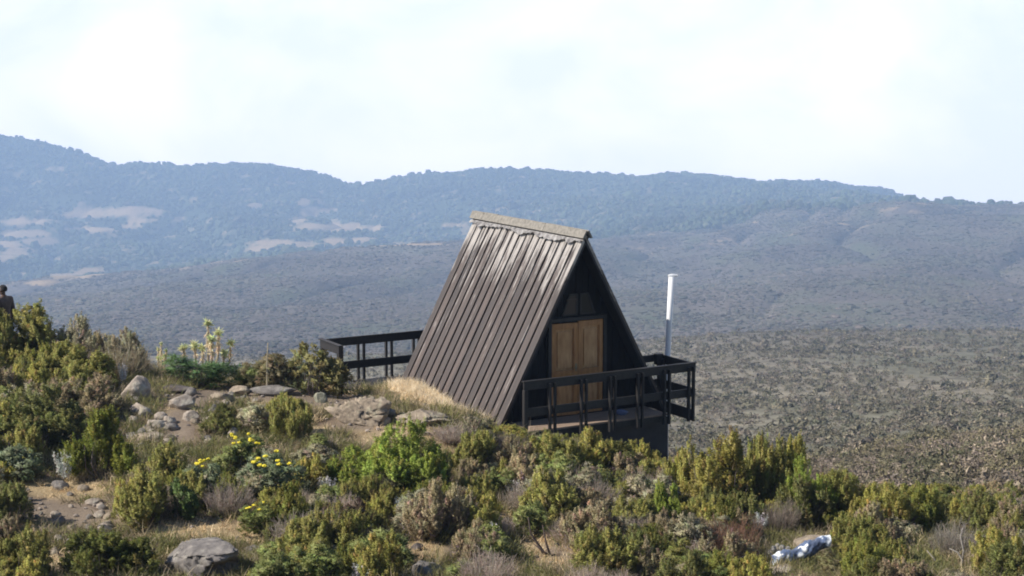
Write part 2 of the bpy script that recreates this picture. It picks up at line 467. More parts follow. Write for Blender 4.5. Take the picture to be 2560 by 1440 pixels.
def clear_mask(V, px, py):
    n = fbm(V[:,0] / 26, V[:,1] / 34, 31, 5, 0.68)
    c = ell(px, py, [(a, b, q * 1.05, w_ + 3) for a, b, q, w_ in CLEAR])
    return np.clip((c + n * 1.1 - 0.20) * 1.9, 0, 1) * (V[:,1] > 1750)
def hill_cols(V):
    px, py = project(V)
    f = forest_mask(V, px, py)[:, None]; c = clear_mask(V, px, py)[:, None]
    n = fbm(V[:,0] / 3.2, V[:,1] / 6, 12, 4)[:, None]; n2 = fbm(V[:,0] / 40, V[:,1] / 110, 14, 4)[:, None]
    t = np.clip((V[:,1] - 450) / 200, 0, 1)[:, None]
    heath = np.array([0.185, 0.162, 0.118]) * (1 - t) + np.array([0.112, 0.093, 0.076]) * t
    n3 = fbm(V[:,0] / 130, V[:,1] / 260, 19, 3)[:, None]
    heath = heath * (1 + 0.45 * n + 0.40 * n2 + 0.45 * n3)
    gr = np.clip(n2 * 1.5, 0, 1); heath = heath * (1 - gr) + gr * np.array([0.075, 0.082, 0.045])
    wood = np.array([0.055, 0.072, 0.040]) * (1 + 0.4 * n2)
    out = heath * (1 - f) + wood * f
    out = out * (1 - c) + c * np.array([0.36, 0.26, 0.155])
    return np.clip(out, 0.004, 1)
hc = np.concatenate([np.arange(-900, -40, 12), np.arange(-40, 2600, 5), np.arange(2600, 3500, 12)]).astype(float)
hr = np.exp(np.concatenate([np.arange(math.log(72), math.log(900), 0.0085), np.arange(math.log(900), math.log(3950), 0.0038), np.linspace(math.log(3960), math.log(4600), 12)]))
tag(link("hills", grid_mesh("hills", hc, hr, H, hill_cols), attr_mat("hill_soil", 0.95, 0.35)), kind="structure")

# ------------------------------------------------------------------ far vegetation (stuff)
rng = np.random.default_rng(7)
def ico(sub):
    import bmesh
    bm = bmesh.new(); bmesh.ops.create_icosphere(bm, subdivisions=sub, radius=1.0)
    V = np.array([v.co[:] for v in bm.verts]); Fc = np.array([[v.index for v in f.verts] for f in bm.faces]); bm.free()
    return V, Fc
def scatter_blobs(name, P, W, Hh, C, mat, sub=1, jit=0.28):
    V0, F0 = ico(sub); n = len(P); k = len(V0)
    V0 = V0 @ np.array(Matrix.Rotation(0.65, 3, 'X') @ Matrix.Rotation(0.4, 3, 'Y')).T; V0[:, 2] = np.minimum(V0[:, 2], 0.72)
    R = 1 + rng.uniform(-jit, jit, (n, k, 1))
    V = V0[None] * R
    za = rng.uniform(0, 6.28, n); ca, sa = np.cos(za)[:, None], np.sin(za)[:, None]
    V = np.stack([V[..., 0] * ca - V[..., 1] * sa, V[..., 0] * sa + V[..., 1] * ca, V[..., 2]], -1)
    V = V * np.stack([W, W, Hh], -1)[:, None, :] + P[:, None, :] + np.array([0, 0, 1]) * (Hh * 0.45)[:, None, None]
    Fc = (F0[None] + (np.arange(n) * k)[:, None, None]).reshape(-1, 3)
    CC = np.repeat(C[:, None, :], k, 1) * rng.uniform(0.8, 1.2, (n, k, 1))
    return link(name, mesh_np(name, V.reshape(-1, 3), Fc, CC.reshape(-1, 3), False), mat)
def scatter_tufts(name, P, W, Hh, C, mat, ntri=26, size=0.34):
    """each plant a dome of small leaf clump faces"""
    n = len(P)
    d = rng.normal(size=(n, ntri, 3)); d[..., 2] = np.abs(d[..., 2]); d /= np.linalg.norm(d, axis=-1, keepdims=True)
    r = rng.uniform(0.35, 1.0, (n, ntri, 1)) ** 0.5
    c = d * r * np.stack([W, W, Hh], -1)[:, None] + P[:, None]
    s = (W * size)[:, None, None, None]
    tri = c[:, :, None, :] + rng.normal(size=(n, ntri, 3, 3)) * s * np.array([1, 1, 0.9])
    Fc = np.arange(n * ntri * 3).reshape(-1, 3)
    CC = np.repeat((C[:, None, :] * rng.uniform(0.65, 1.4, (n, ntri, 1))).reshape(-1, 3), 3, 0)
    return link(name, mesh_np(name, tri.reshape(-1, 3), Fc, CC, False), mat)
def screen_spread(n, px0, px1, y0, y1, power=1.0):
    px = rng.uniform(px0, px1, n); ly = rng.uniform(0, 1, n) ** power
    Y = np.exp(math.log(y0) + (math.log(y1) - math.log(y0)) * ly)
    X = (px - 1280) / F_PX * Y
    return np.stack([X, Y, H(X, Y)], -1)
FARLEAF = attr_mat("distant_foliage", 0.85)
def palette(n, cols_, wts):
    k = rng.choice(len(cols_), n, p=np.array(wts) / sum(wts)); return np.array(cols_)[k] * rng.uniform(0.75, 1.25, (n, 1))
# forest on the far ridge
P = np.concatenate([screen_spread(46000, -200, 2760, 2150, 3900), screen_spread(16000, -200, 2760, 3400, 3860)])
px, py = project(P); m = (forest_mask(P, px, py) > rng.uniform(0.15, 0.9, len(P))) & (clear_mask(P, px, py) < 0.25)
P = P[m]; n = len(P); sz = rng.lognormal(0, 0.42, n); patch = (1 + 0.55 * fbm(P[:,0] / 130, P[:,1] / 260, 66, 4))[:, None]
tag(scatter_blobs("forest", P, 2.5 * sz, 2.5 * sz, palette(n, [(0.060,0.080,0.042),(0.070,0.088,0.046),(0.085,0.092,0.055),(0.10,0.095,0.07)], [4,4,2,1]) * patch, FARLEAF, 1, 0.26), kind="stuff")
# heath on the middle slopes
P = np.concatenate([screen_spread(95000, -200, 2760, 600, 2150, 0.85), screen_spread(14000, 1500, 2760, 1900, 2500)])
px, py = project(P); P = P[(clear_mask(P, px, py) < 0.4) & (fbm(P[:,0]/35, P[:,1]/80, 61, 4) > rng.uniform(-0.7, 0.35, len(P)))]
n = len(P); sz = rng.lognormal(0, 0.45, n) * (0.30 + P[:,1] / 3400); patch = (1 + 0.5 * fbm(P[:,0] / 45, P[:,1] / 110, 67, 4) + 0.3 * fbm(P[:,0] / 200, P[:,1] / 300, 68, 2))[:, None]
tag(scatter_blobs("heath", P, 1.3 * sz, 0.55 * sz, palette(n, [(0.088,0.082,0.060),(0.102,0.088,0.069),(0.115,0.094,0.078),(0.068,0.070,0.050)], [4,4,2,2]) * patch, FARLEAF, 1, 0.26), kind="stuff")
# scrub on the nearer slope
P = np.concatenate([screen_spread(20000, 1000, 2900, 118, 540, 0.75), screen_spread(4500, -300, 1100, 200, 560)])
P = P[fbm(P[:,0]/14, P[:,1]/25, 62, 3) > rng.uniform(-0.9, 0.4, len(P))]
n = len(P); sz = rng.lognormal(0, 0.38, n) * (0.62 + P[:,1] / 900)
tag(scatter_tufts("scrub", P, 0.52 * sz, 0.48 * sz, palette(n, [(0.165,0.145,0.098),(0.140,0.128,0.085),(0.19,0.160,0.118),(0.165,0.138,0.110),(0.112,0.110,0.070)], [4,4,2,3,3]), FARLEAF, 44, 0.19), kind="stuff")
# bushes and stones on the stony flank below, right
P = np.concatenate([screen_spread(3600, 1650, 2900, 60, 116), screen_spread(200, 500, 1650, 70, 140)])
n = len(P); sz = rng.lognormal(0, 0.4, n)
tag(scatter_tufts("flank_scrub", P, 0.50 * sz, 0.46 * sz, palette(n, [(0.185,0.160,0.090),(0.14,0.125,0.075),(0.24,0.195,0.145),(0.20,0.160,0.130),(0.10,0.098,0.055)], [3,4,4,4,3]), FARLEAF, 260, 0.06), kind="stuff")
P = screen_spread(1100, 1900, 2900, 62, 118); n = len(P); sz = rng.lognormal(0, 0.5, n)
tag(scatter_blobs("flank_rubble", P, 0.13 * sz, 0.09 * sz, palette(n, [(0.24,0.20,0.165),(0.18,0.155,0.135),(0.31,0.265,0.23)], [3,2,2]), attr_mat("rubble_stone", 0.95), 1, 0.35), kind="stuff")

# ------------------------------------------------------------------ the A-frame hut
def roof_material():
    M = Mat("worn_roof_boards")
    streak = M.noise(1.0, 6, 0.65, M.coords((1.1, 15, 1.1)))
    patch = M.noise(1.6, 4, 0.6, M.coords((1, 1.6, 1)))
    board = M.noise(1.0, 0, 0.5, M.coords((0.02, 3.7, 0.02)))
    gc = M.n("ShaderNodeTexCoord"); sp = M.n("ShaderNodeSeparateXYZ"); M.l(gc.outputs['Object'], sp.inputs[0])
    h = M.n("ShaderNodeMapRange"); h.inputs['From Min'].default_value = 2.1; h.inputs['From Max'].default_value = 3.75
    h.inputs['To Min'].default_value = -0.02; h.inputs['To Max'].default_value = 0.27; M.l(sp.outputs['Z'], h.inputs['Value'])
    ad = M.n("ShaderNodeMath", operation='ADD'); M.l(streak, ad.inputs[0]); M.l(h.outputs[0], ad.inputs[1])
    ad2 = M.n("ShaderNodeMath", operation='MULTIPLY_ADD'); M.l(patch, ad2.inputs[0]); ad2.inputs[1].default_value = 0.45; M.l(ad.outputs[0], ad2.inputs[2])
    wear = M.ramp(ad2.outputs[0], [(0.82, g3(0)), (0.98, g3(1))])
    stain = M.mix(1.0, M.ramp(streak, [(0.3, (0.033, 0.022, 0.018)), (0.7, (0.072, 0.051, 0.041))]), M.ramp(board, [(0.3, g3(0.66)), (0.7, g3(1.34))]), 'MULTIPLY')
    M.base(M.mix(wear, stain, (0.36, 0.33, 0.30)))
    r = M.mix(wear, g3(0.55), g3(0.30)); M.l(r, M.b.inputs['Roughness'])
    M.b.inputs['Specular IOR Level'].default_value = 0.55
    M.bump(streak, 0.4, 0.012); return M.m
ROOF = roof_material()
CAP = wood_mat("weathered_grey_ridge", (0.125, 0.115, 0.100), (0.28, 0.258, 0.225), 0.85, (3, 3, 3), 5)
def plain(name, c, rough=0.7, metal=0.0, spec=0.5):
    M = Mat(name); M.b.inputs['Base Color'].default_value = (*c, 1); M.b.inputs['Roughness'].default_value = rough
    M.b.inputs['Metallic'].default_value = metal; M.b.inputs['Specular IOR Level'].default_value = spec; return M.m
def mottled(name, c0, c1, scale, rough=0.7, bump=0.3):
    M = Mat(name); a = M.noise(scale, 5, 0.6, M.coords()); M.base(M.ramp(a, [(0.3, c0), (0.7, c1)])); M.b.inputs['Roughness'].default_value = rough
    M.bump(a, bump, 0.01); return M.m
FLASH = mottled("crumpled_flashing", (0.07, 0.06, 0.056), (0.40, 0.38, 0.36), 9, 0.28, 0.8)
GAP_SHADE = plain("gap_shadow_felt", (0.010, 0.009, 0.010), 0.8)  # felt base blackened to paint the shadow lines between the roof boards
DOOR = wood_mat("varnished_door_wood", (0.30, 0.125, 0.035), (0.50, 0.245, 0.080), 0.45, (7, 7, 1.2), 3)
DOOR_PANEL = wood_mat("faded_door_panel", (0.34, 0.155, 0.050), (0.58, 0.34, 0.155), 0.35, (5, 5, 1.0), 3)
FLOORB = wood_mat("worn_deck_boards", (0.19, 0.130, 0.092), (0.33, 0.25, 0.19), 0.8, (1.2, 12, 12), 4)
PLINTH = mottled("dark_stained_concrete", (0.030, 0.026, 0.026), (0.055, 0.047, 0.045), 2.5, 0.85)
GLASS = plain("dusty_window_glass", (0.010, 0.009, 0.009), 0.3, 0.0, 0.25)
CURTAIN = plain("window_with_pale_board_behind", (0.055, 0.040, 0.032), 0.3, 0.0, 0.25)

hut = bpy.data.objects.new("hut", None); col.objects.link(hut)
hut.location = HUT; hut.rotation_euler = (0, 0, PSI); hut.empty_display_size = 0.3
tag(hut, "dark brown A-frame wooden hut with steep boarded roof and railed decks", "hut")
RW, RH, RL = 2.009, 3.741, 4.593
sl = math.hypot(RW, RH)
def roof_side(sgn, zlow, seed):
    mb = MB(); r = random.Random(seed)
    d = Vector((-sgn * RW, 0, RH)) / sl; nrm = Vector((sgn * RH, 0, RW)) / sl
    low = Vector((sgn * RW * (1 - zlow / RH), 0, zlow)); ln = (Vector((0, 0, RH)) - low).length
    mb.obox(low - nrm * 0.095, d * ln, (0, RL, 0), nrm * 0.045)
    n = 17; p = RL / n
    for i in range(n):
        w = p - 0.066 + r.uniform(-0.006, 0.006)
        o = low + Vector((0, i * p + (0.0 if i == 0 else 0.018), 0)) - nrm * 0.0499
        mb.obox(o + d * (r.uniform(-0.03, 0.0) if zlow < -0.2 else 0), d * (ln - 0.01), (0, w + (0.018 if i == 0 else 0), 0), nrm * (0.0499 + r.uniform(0, 0.006)))
    return mb, d, nrm
mbl, dl, nl = roof_side(-1, -0.42, 1); roof_l = mbl.build("roof", ROOF, hut)
roof_l.data.materials.append(GAP_SHADE)
mbr, dr, nr_ = roof_side(1, -0.06, 2); roof_r = mbr.build("roof", ROOF, hut)
roof_r.data.materials.append(GAP_SHADE)
for o in (roof_l, roof_r):
    for p in o.data.polygons:
        if p.index < 6: p.material_index = 1
# ridge boards and the crumpled strip under them
rc = MB(); rr = random.Random(4)
segs = 9
for sgn, dd, nn in ((-1, dl, nl), (1, dr, nr_)):
    prev = None
    for i in range(segs):
        y0 = -0.07 + i * (RL + 0.14) / segs; y1 = -0.07 + (i + 1) * (RL + 0.14) / segs
        top = Vector((0, y0, RH + 0.075)) + nn * rr.uniform(0.0, 0.006)
        rc.obox(top - dd * 0.175, dd * (0.175 + rr.uniform(-0.004, 0.004)), (0, y1 - y0 - 0.004, 0), nn * 0.035)
rc.build("ridge_cap", CAP, hut)
def flashing():
    n, k = 90, 5; V = []; C = np.random.default_rng(3)
    edge = np.convolve(C.normal(size=n + 8), np.ones(5) / 5, 'valid')[:n]
    for i in range(n):
        y = 0.0 + (RL) * i / (n - 1)
        for j in range(k):
            s = 0.15 + 0.10 * j / (k - 1) * (1 + 0.7 * edge[i])
            p = Vector((0, y, RH + 0.02)) - dl * s + nl * (0.032 + 0.016 * C.random() + 0.004 * j)
            V.append(p[:])
    Fq = [(i*k+j, i*k+j+1, (i+1)*k+j+1, (i+1)*k+j) for i in range(n-1) for j in range(k-1)]
    o = link("flashing", mesh_np("flashing", np.array(V), np.array(Fq), None, False), FLASH, hut)
    m = o.modifiers.new("thick", 'SOLIDIFY'); m.thickness = 0.006
flashing()
# gable walls
def gable(y, zbot, name):
    mb = MB(); s = 0.93
    hw = lambda z: (RW * (1 - z / RH)) - 0.10
    n = 26
    for i in range(n):
        x0 = -hw(zbot) + 2 * hw(zbot) * i / n; x1 = x0 + 2 * hw(zbot) / n - 0.012
        zt = lambda x: (RH * (1 - (abs(x) + 0.10) / RW))
        a, b = zt(x0), zt(x1)
        if max(a, b) <= zbot: continue
        off = 0.006 if i % 2 else 0.0
        mb.prism([(x0, y - off, zbot), (x1, y - off, zbot), (x1, y - off, max(b, zbot)), (x0, y - off, max(a, zbot))], (0, 0.04, 0))
    mb.prism([(-hw(zbot), y + 0.041, zbot), (hw(zbot), y + 0.041, zbot), (0, y + 0.041, RH * (1 - 0.1 / RW))], (0, 0.03, 0))
    return mb.build(name, STAIN_BOARD, hut)
gable(0.35, -0.05, "gable_wall"); gable(RL - 0.42, -0.05, "gable_wall")
# double door: two leaves, the left one ajar
def door_leaf(w, h, hinge_left):
    mb = MB(); st = 0.095
    xs = (0, w)
    mb.box(0, st, -0.022, 0.022, 0, h); mb.box(w - st, w, -0.022, 0.022, 0, h)
    for z0, z1 in ((0, 0.17), (0.78, 0.93), (h - 0.12, h)): mb.box(st, w - st, -0.021, 0.021, z0, z1)
    for z0, z1 in ((0.17, 0.78), (0.93, h - 0.12)):
        for a0, a1, b0, b1 in ((st, st + 0.02, z0, z1), (w - st - 0.02, w - st, z0, z1)): mb.box(a0, a1, -0.004, 0.0095, b0, b1)
    me = mb.mesh("door_leaf", bevel=0.004)
    o = link("door", me, DOOR, hut)
    pn = MB()
    for z0, z1 in ((0.17, 0.78), (0.93, h - 0.12)):
        pn.box(st + 0.005, w - st - 0.005, 0.010, 0.019, z0 + 0.002, z1 - 0.002); pn.box(st + 0.05, w - st - 0.05, -0.012, 0.0098, z0 + 0.05, z1 - 0.05)
    link("panel", pn.mesh("door_panel", bevel=0.003), DOOR_PANEL, o)
    return o
dlf = door_leaf(0.60, 1.90, True); dlf.location = (-0.612, 0.335, 0.02); dlf.rotation_euler = (0, 0, math.radians(-7)); dlf["label"] = "left door leaf standing slightly ajar"
drt = door_leaf(0.60, 1.92, False); drt.location = (0.022, 0.318, 0.02)
hb = MB(); hb.tube([(0.555, -0.02, 0.98), (0.555, -0.07, 0.98), (0.47, -0.075, 0.98)], [0.012, 0.012, 0.010], 6)
hb.box(0.535, 0.575, -0.028, -0.0225, 0.90, 1.06)
hb.build("handle", plain("dull_brass", (0.30, 0.25, 0.16), 0.4, 0.8), dlf)
fr = MB()
fr.box(-0.70, -0.625, 0.27, 0.345, 0, 2.02); fr.box(0.625, 0.70, 0.27, 0.345, 0, 2.02); fr.box(-0.70, 0.70, 0.268, 0.345, 1.955, 2.03)
fr.build("door_frame", STAIN, hut)
# two panes above the door
for x0, x1, pts, m, lb in ((-0.36, 0.02, [(-0.36, 2.06), (0.02, 2.06), (0.02, 2.50), (-0.17, 2.50)], CURTAIN, "left pane with a pale bar inside"), (0.08, 0.46, [(0.08, 2.06), (0.46, 2.06), (0.29, 2.50), (0.08, 2.50)], GLASS, None)):
    wf = MB()
    P2 = [Vector((x, 0.325, z)) for x, z in pts]
    for i in range(4):
        a, b = P2[i], P2[(i + 1) % 4]; d = (b - a).normalized(); nrm = Vector((0, 1, 0)).cross(d)
        wf.obox(a - nrm * 0.0 - Vector((0, 0.0, 0)), b - a, nrm * 0.035 if False else nrm * -0.035, (0, 0.03, 0))
    w = wf.build("window", STAIN, hut)
    if lb: w["label"] = lb
    pg = MB(); pg.prism([p + Vector((0, 0.012, 0)) for p in P2], (0, 0.006, 0)); pg.build("pane", m, w)
    if lb:
        br = MB(); br.box(-0.24, 0.02, 0.322, 0.335, 2.365, 2.395); br.build("glazing_bar", CURTAIN, w)
# plinth
pb = MB(); pb.box(-1.9, 1.84, -0.33, RL - 0.1, -3.0, -0.13); pb.build("plinth", PLINTH, hut)
# decks: boards, then rails and posts as sub-parts
def deck(u0, u1, v0, v1, z=0.0, mat=None):
    mb = MB(); r = random.Random(int(u0 * 10 + v0 * 7)); n = max(3, int(abs(v1 - v0) / 0.125)); w = (v1 - v0) / n
    for i in range(n):
        a = v0 + w * i + 0.004; b = v0 + w * (i + 1) - 0.004
        mb.box(u0 + r.uniform(-.012, .012), u1 + r.uniform(-.012, .012), -b, -a, z - 0.035 + r.uniform(-.003, 0), z + r.uniform(-.003, .003))
    d = mb.build("deck", mat or FLOORB, hut)
    jb = MB(); jb.box(u0 + 0.03, u1 - 0.03, -v1 + 0.03, -v1 + 0.09, z - 0.17, z - 0.0385); jb.box(u0 + 0.03, u1 - 0.03, -v0 - 0.14, -v0 - 0.08, z - 0.17, z - 0.0385)
    k = int((u1 - u0) / 0.6)
    for i in range(k + 1):
        x = u0 + 0.05 + (u1 - u0 - 0.16) * i / k; jb.box(x, x + 0.06, -v1 + 0.092, -v0 - 0.142, z - 0.17, z - 0.039)
    jb.build("joists", STAIN, d)
    return d
def rail(d, name, u0, v0, u1, v1, ztop, hh, th=0.045):
    a = Vector((u0, -v0, ztop - hh)); b = Vector((u1, -v1, ztop - hh)); t = (b - a).normalized(); s = t.cross(Vector((0, 0, 1)))
    mb = MB(); mb.obox(a - s * th / 2, b - a, s * th, (0, 0, hh)); return mb.build(name, STAIN, d, bevel=0.006)
def post(d, u, v, z0, z1, wu=0.05, wv=0.07):
    mb = MB(); mb.box(u - wu / 2, u + wu / 2, -v - wv / 2, -v + wv / 2, z0, z1); return mb.build("post", STAIN, d, bevel=0.004)
D1 = deck(-1.86, 1.66, -0.29, 0.56)
VF = 0.58
rail(D1, "top_rail", -1.79, VF, 2.33, VF, 1.0, 0.165); rail(D1, "mid_rail", -1.72, VF, 2.33, VF, 0.47, 0.17)
cap = MB(); cap.box(-1.81, 2.345, -VF - 0.05, -VF + 0.04, 1.001, 1.02); cap.build("top_rail_cap", STAIN, D1)
post(D1, -1.75, VF + 0.0, -0.35, 0.834, 0.085, 0.085)
for u in (-1.165, -0.437, 0.248, 0.917, 1.579, 2.185):
    for s in (-1, 1): post(D1, u + s * 0.058, VF - 0.062 if False else VF + 0.062, -0.20, 0.833 + 0.10, 0.042, 0.075)
for nm, zt, hh in (("side_rail", 1.0, 0.19), ("side_rail", 0.47, 0.18), ("side_board", 0.02, 0.24)):
    rail(D1, nm, 2.305, VF - 0.026, 2.305, -0.66, zt, hh)
for u, v in ((2.245, -0.60), (2.245, -0.45)): post(D1, u, v, -0.30, 0.93, 0.07, 0.06)
rail(D1, "return_rail", 1.40, -0.64, 2.28, -0.64, 1.0, 0.15); rail(D1, "return_rail", 1.66, -0.64, 2.28, -0.64, 0.47, 0.15)
bx = MB(); bx.box(2.12, 2.28, 0.50, 0.615, 0.80, 1.03); bx.build("corner_block", STAIN, D1)
D2 = deck(-3.22, 1.9, -5.92, -4.98, mat=STAIN)
VB = -5.92
rail(D2, "top_rail", -3.22, VB, 2.0, VB, 1.0, 0.19); rail(D2, "mid_rail", -3.19, VB, 2.0, VB, 0.45, 0.18)
for u in (-2.2, -1.5, -0.80, -0.1, 0.6, 1.3):
    for s in (-1, 1): post(D2, u + s * 0.07, VB - 0.06, -0.20, 0.94, 0.05, 0.07)
rail(D2, "end_rail", -3.2, VB + 0.024, -3.2, -4.90, 1.0, 0.19)
cap = MB(); cap.box(-3.26, -3.15, 4.86, 5.98, 1.001, 1.022); cap.build("end_rail_cap", STAIN, D2)
post(D2, -3.19, -4.94, -0.4, 0.995, 0.11, 0.12)
post(D2, -3.14, VB - 0.06, -0.4, 0.94, 0.09, 0.09)

def hutpt(u, v, z):
    p = Vector(HUT) + HU * u + HV * v; return Vector((p.x, p.y, HUT[2] + z))
# white pole at the corner of the deck
pole = MB(); pole.tube([(0, 0, -1.9), (0.0, 0, 0.3), (0.045, 0, 1.6), (0.085, 0, 2.66)], [0.062] * 4, 14)
WHITE = plain("white_painted_pipe", (0.80, 0.81, 0.83), 0.35)
po = pole.build("pole", WHITE, None, smooth=False); po.location = hutpt(2.40, -0.55, 0)
tag(po, "tall white pole standing behind the right corner of the deck railing", "pole")
for p in po.data.polygons: p.use_smooth = len(p.vertices) == 4
pc = MB(); pc.tube([(0.02, 0, 2.675), (0.10, 0.01, 2.685), (0.21, 0.02, 2.68)], [0.035, 0.035, 0.024], 8)
pc.build("cap", WHITE, po)
# crumpled blue bag lying on the deck
def lump_mesh(name, rad, amp, seed, sub=4, freq=2.0, flat=None, ridged=False):
    V, Fc = ico(sub); r = np.random.default_rng(seed); off = r.uniform(0, 50, 3)
    q = V * freq + off
    n = fbm(q[:,0] + q[:,2] * 0.7, q[:,1] + q[:,2] * 0.9, seed, 4) * 0.6 + fbm(q[:,2] + 9, q[:,0] - q[:,1], seed + 5, 4) * 0.6
    if ridged: n = 0.5 - np.abs(n) * 1.6
    n = n + 0.30 * fbm(q[:,0] * 3.7 + q[:,2] * 2.1, q[:,1] * 3.9 - q[:,2] * 2.4, seed + 9, 4)
    V = V * (1 + amp * n)[:, None]
    for k in range(flat or 0):
        d = r.normal(size=3); d /= np.linalg.norm(d); c = r.uniform(0.50, 0.84)
        over = np.maximum(V @ d - c, 0); V = V - over[:, None] * d * 0.94
    V = V * np.array(rad)
    return mesh_np(name, V, Fc, None, True)
bag = link("bag", lump_mesh("bag", (0.13, 0.09, 0.07), 0.35, 8, 3, 2.4, 4), mottled("blue_plastic", (0.06, 0.09, 0.20), (0.16, 0.21, 0.36), 9, 0.35))
bag.location = hutpt(0.78, 0.18, 0.06); tag(bag, "small crumpled blue bag lying on the deck floor behind the railing", "bag")
# ------------------------------------------------------------------ plant shapes (unit footprint, unit height)
def unit(v): return v / np.maximum(np.linalg.norm(v, axis=-1, keepdims=True), 1e-9)
def leaf_tris(base, dirs, length, width, r):
    side = unit(np.cross(dirs, unit(r.normal(size=dirs.shape))))
    a = base - side * width[..., None]; b = base + side * width[..., None]; c = base + dirs * length[..., None]
    V = np.stack([a, b, c], -2).reshape(-1, 3)
    return V
def tris_mesh(name, V, C, N=None):
    """loose triangles; N gives each leaf the facing of the clump it belongs to, so clumps catch the sun as a whole"""
    if N is None: return mesh_np(name, V, np.arange(len(V)).reshape(-1, 3), C, False)
    T = V.reshape(-1, 3, 3); Nt = N.reshape(-1, 3, 3)[:, 0]
    g = np.cross(T[:, 1] - T[:, 0], T[:, 2] - T[:, 0]); fl = (g * Nt).sum(-1) < 0
    T = T.copy(); T[fl] = T[fl][:, ::-1]
    return mesh_np(name, T.reshape(-1, 3), np.arange(len(V)).reshape(-1, 3), C, True, N)
def tint(n, r, amt=0.28, brown=0.12, brownc=(1.35, 1.10, 1.35)):
    c = np.ones((n, 3)) * r.uniform(1 - amt, 1 + amt, (n, 1)) * (1 + r.normal(size=(n, 3)) * 0.05)
    m = r.uniform(size=n) < brown
    c[m] *= np.array(brownc) * r.uniform(0.6, 1.0, (m.sum(), 1))
    return c
def stems_mesh(name, seed, n=7, spread=0.34, top=0.62, rad=0.014, twigs=26):
    r = np.random.default_rng(seed); mb = MB()
    for i in range(n + twigs):
        a = r.uniform(0, 6.28); rr = math.sqrt(r.uniform(0.02, 1)) * spread; t = top * r.uniform(0.7, 1.05)
        e = Vector((math.cos(a) * rr, math.sin(a) * rr, t)); s = Vector((r.normal() * 0.03, r.normal() * 0.03, -0.12))
        mid = (s + e) * 0.5 + Vector((math.cos(a) * rr * 0.25 + r.normal() * 0.04, math.sin(a) * rr * 0.25 + r.normal() * 0.04, r.normal() * 0.03))
        q = rad * (1 if i < n else 0.4); mb.tube([s, mid, e], [q, q * 0.7, q * 0.3], 5 if i < n else 3, False)
    return mb.mesh(name)
def heath_crown(seed, nplume=190, nleaf=44, upright=0.9, lobes=9, plume_len=(0.13, 0.30)):
    r = np.random.default_rng(seed)
    k = lobes; ang = r.uniform(0, 6.28, k); rad = np.sqrt(r.uniform(0, 1, k)) * 0.40; rad[0] = 0.05
    lc = np.stack([np.cos(ang) * rad, np.sin(ang) * rad], -1)
    ltop = r.uniform(0.42, 0.98, k) * (1 - 0.30 * (rad / 0.40) ** 2); ltop[0] = r.uniform(0.7, 0.95)
    lr = r.uniform(0.08, 0.17, k)
    j = r.integers(0, k, nplume)
    d = unit(r.normal(size=(nplume, 3)) + np.array([0, 0, 0.55]))
    s = r.uniform(0.62, 1.0, (nplume, 1)) ** 0.5
    hz_ = (ltop[j] - 0.08) / 2
    c = np.concatenate([lc[j], (0.06 + hz_)[:, None]], -1)
    pb = c + d * s * np.stack([lr[j], lr[j], hz_], -1)
    ax = unit(d * 0.55 + np.array([0, 0, upright]) + r.normal(size=(nplume, 3)) * 0.22)
    ln = r.uniform(*plume_len, nplume) * np.where(r.uniform(size=nplume) < 0.12, 1.9, 1.0)
    pb = pb - ax * (ln * 0.55)[:, None]; pb[:, 2] = np.maximum(pb[:, 2], 0.02)
    t = r.uniform(0, 1, (nplume, nleaf)) ** 0.8
    base = pb[:, None] + ax[:, None] * (ln[:, None] * t)[..., None]
    rd = r.normal(size=(nplume, nleaf, 3)); rd -= (rd * ax[:, None]).sum(-1, keepdims=True) * ax[:, None]; rd = unit(rd)
    taper = 1 - 0.55 * t
    base = base + rd * (0.016 * taper * r.uniform(0.2, 1.6, taper.shape))[..., None]
    dr_ = unit(ax[:, None] * 0.75 + rd)
    V = leaf_tris(base, dr_, r.uniform(0.024, 0.044, (nplume, nleaf)) * taper, r.uniform(0.005, 0.009, (nplume, nleaf)), r)
    cp = tint(nplume, r, 0.30, 0.10); cl = cp[:, None] * (0.86 + 0.28 * r.uniform(size=(nplume, nleaf, 1)))
    C = np.repeat(cl.reshape(-1, 3), 3, 0)
    V[:, 2] /= np.percentile(V[:, 2], 98.5); ex = np.percentile(np.hypot(V[:, 0], V[:, 1]), 97); V[:, :2] *= 0.5 / ex
    # dry stalks standing among the green shoots
    q = 170; sb = pb[r.integers(0, nplume, q)] * np.array([1.0, 1.0, 0.85]); sd_ = unit(sb * np.array([0.8, 0.8, 0]) + np.array([0, 0, 0.8]) + r.normal(size=(q, 3)) * 0.4)
    V2 = leaf_tris(sb, sd_, r.uniform(0.12, 0.30, q), r.uniform(0.003, 0.005, q), r); V2[:, :2] *= 0.5 / ex
    C2 = np.repeat(np.array([1.25, 1.05, 2.4]) * r.uniform(0.7, 1.3, (q, 1)), 3, 0)
    nn_ = unit(d * 0.9 + ax * 0.3)[:, None] * 0.75 + rd * 0.6 + r.normal(size=rd.shape) * 0.35; Nv = np.repeat(unit(nn_).reshape(-1, 3), 3, 0)
    return tris_mesh("heath_crown", np.concatenate([V, V2]), np.concatenate([C, C2]), np.concatenate([Nv, np.repeat(unit(sd_ * 0.3 + r.normal(size=(q, 3)) * 0.5 + np.array([0, 0, 0.4])), 3, 0)]))
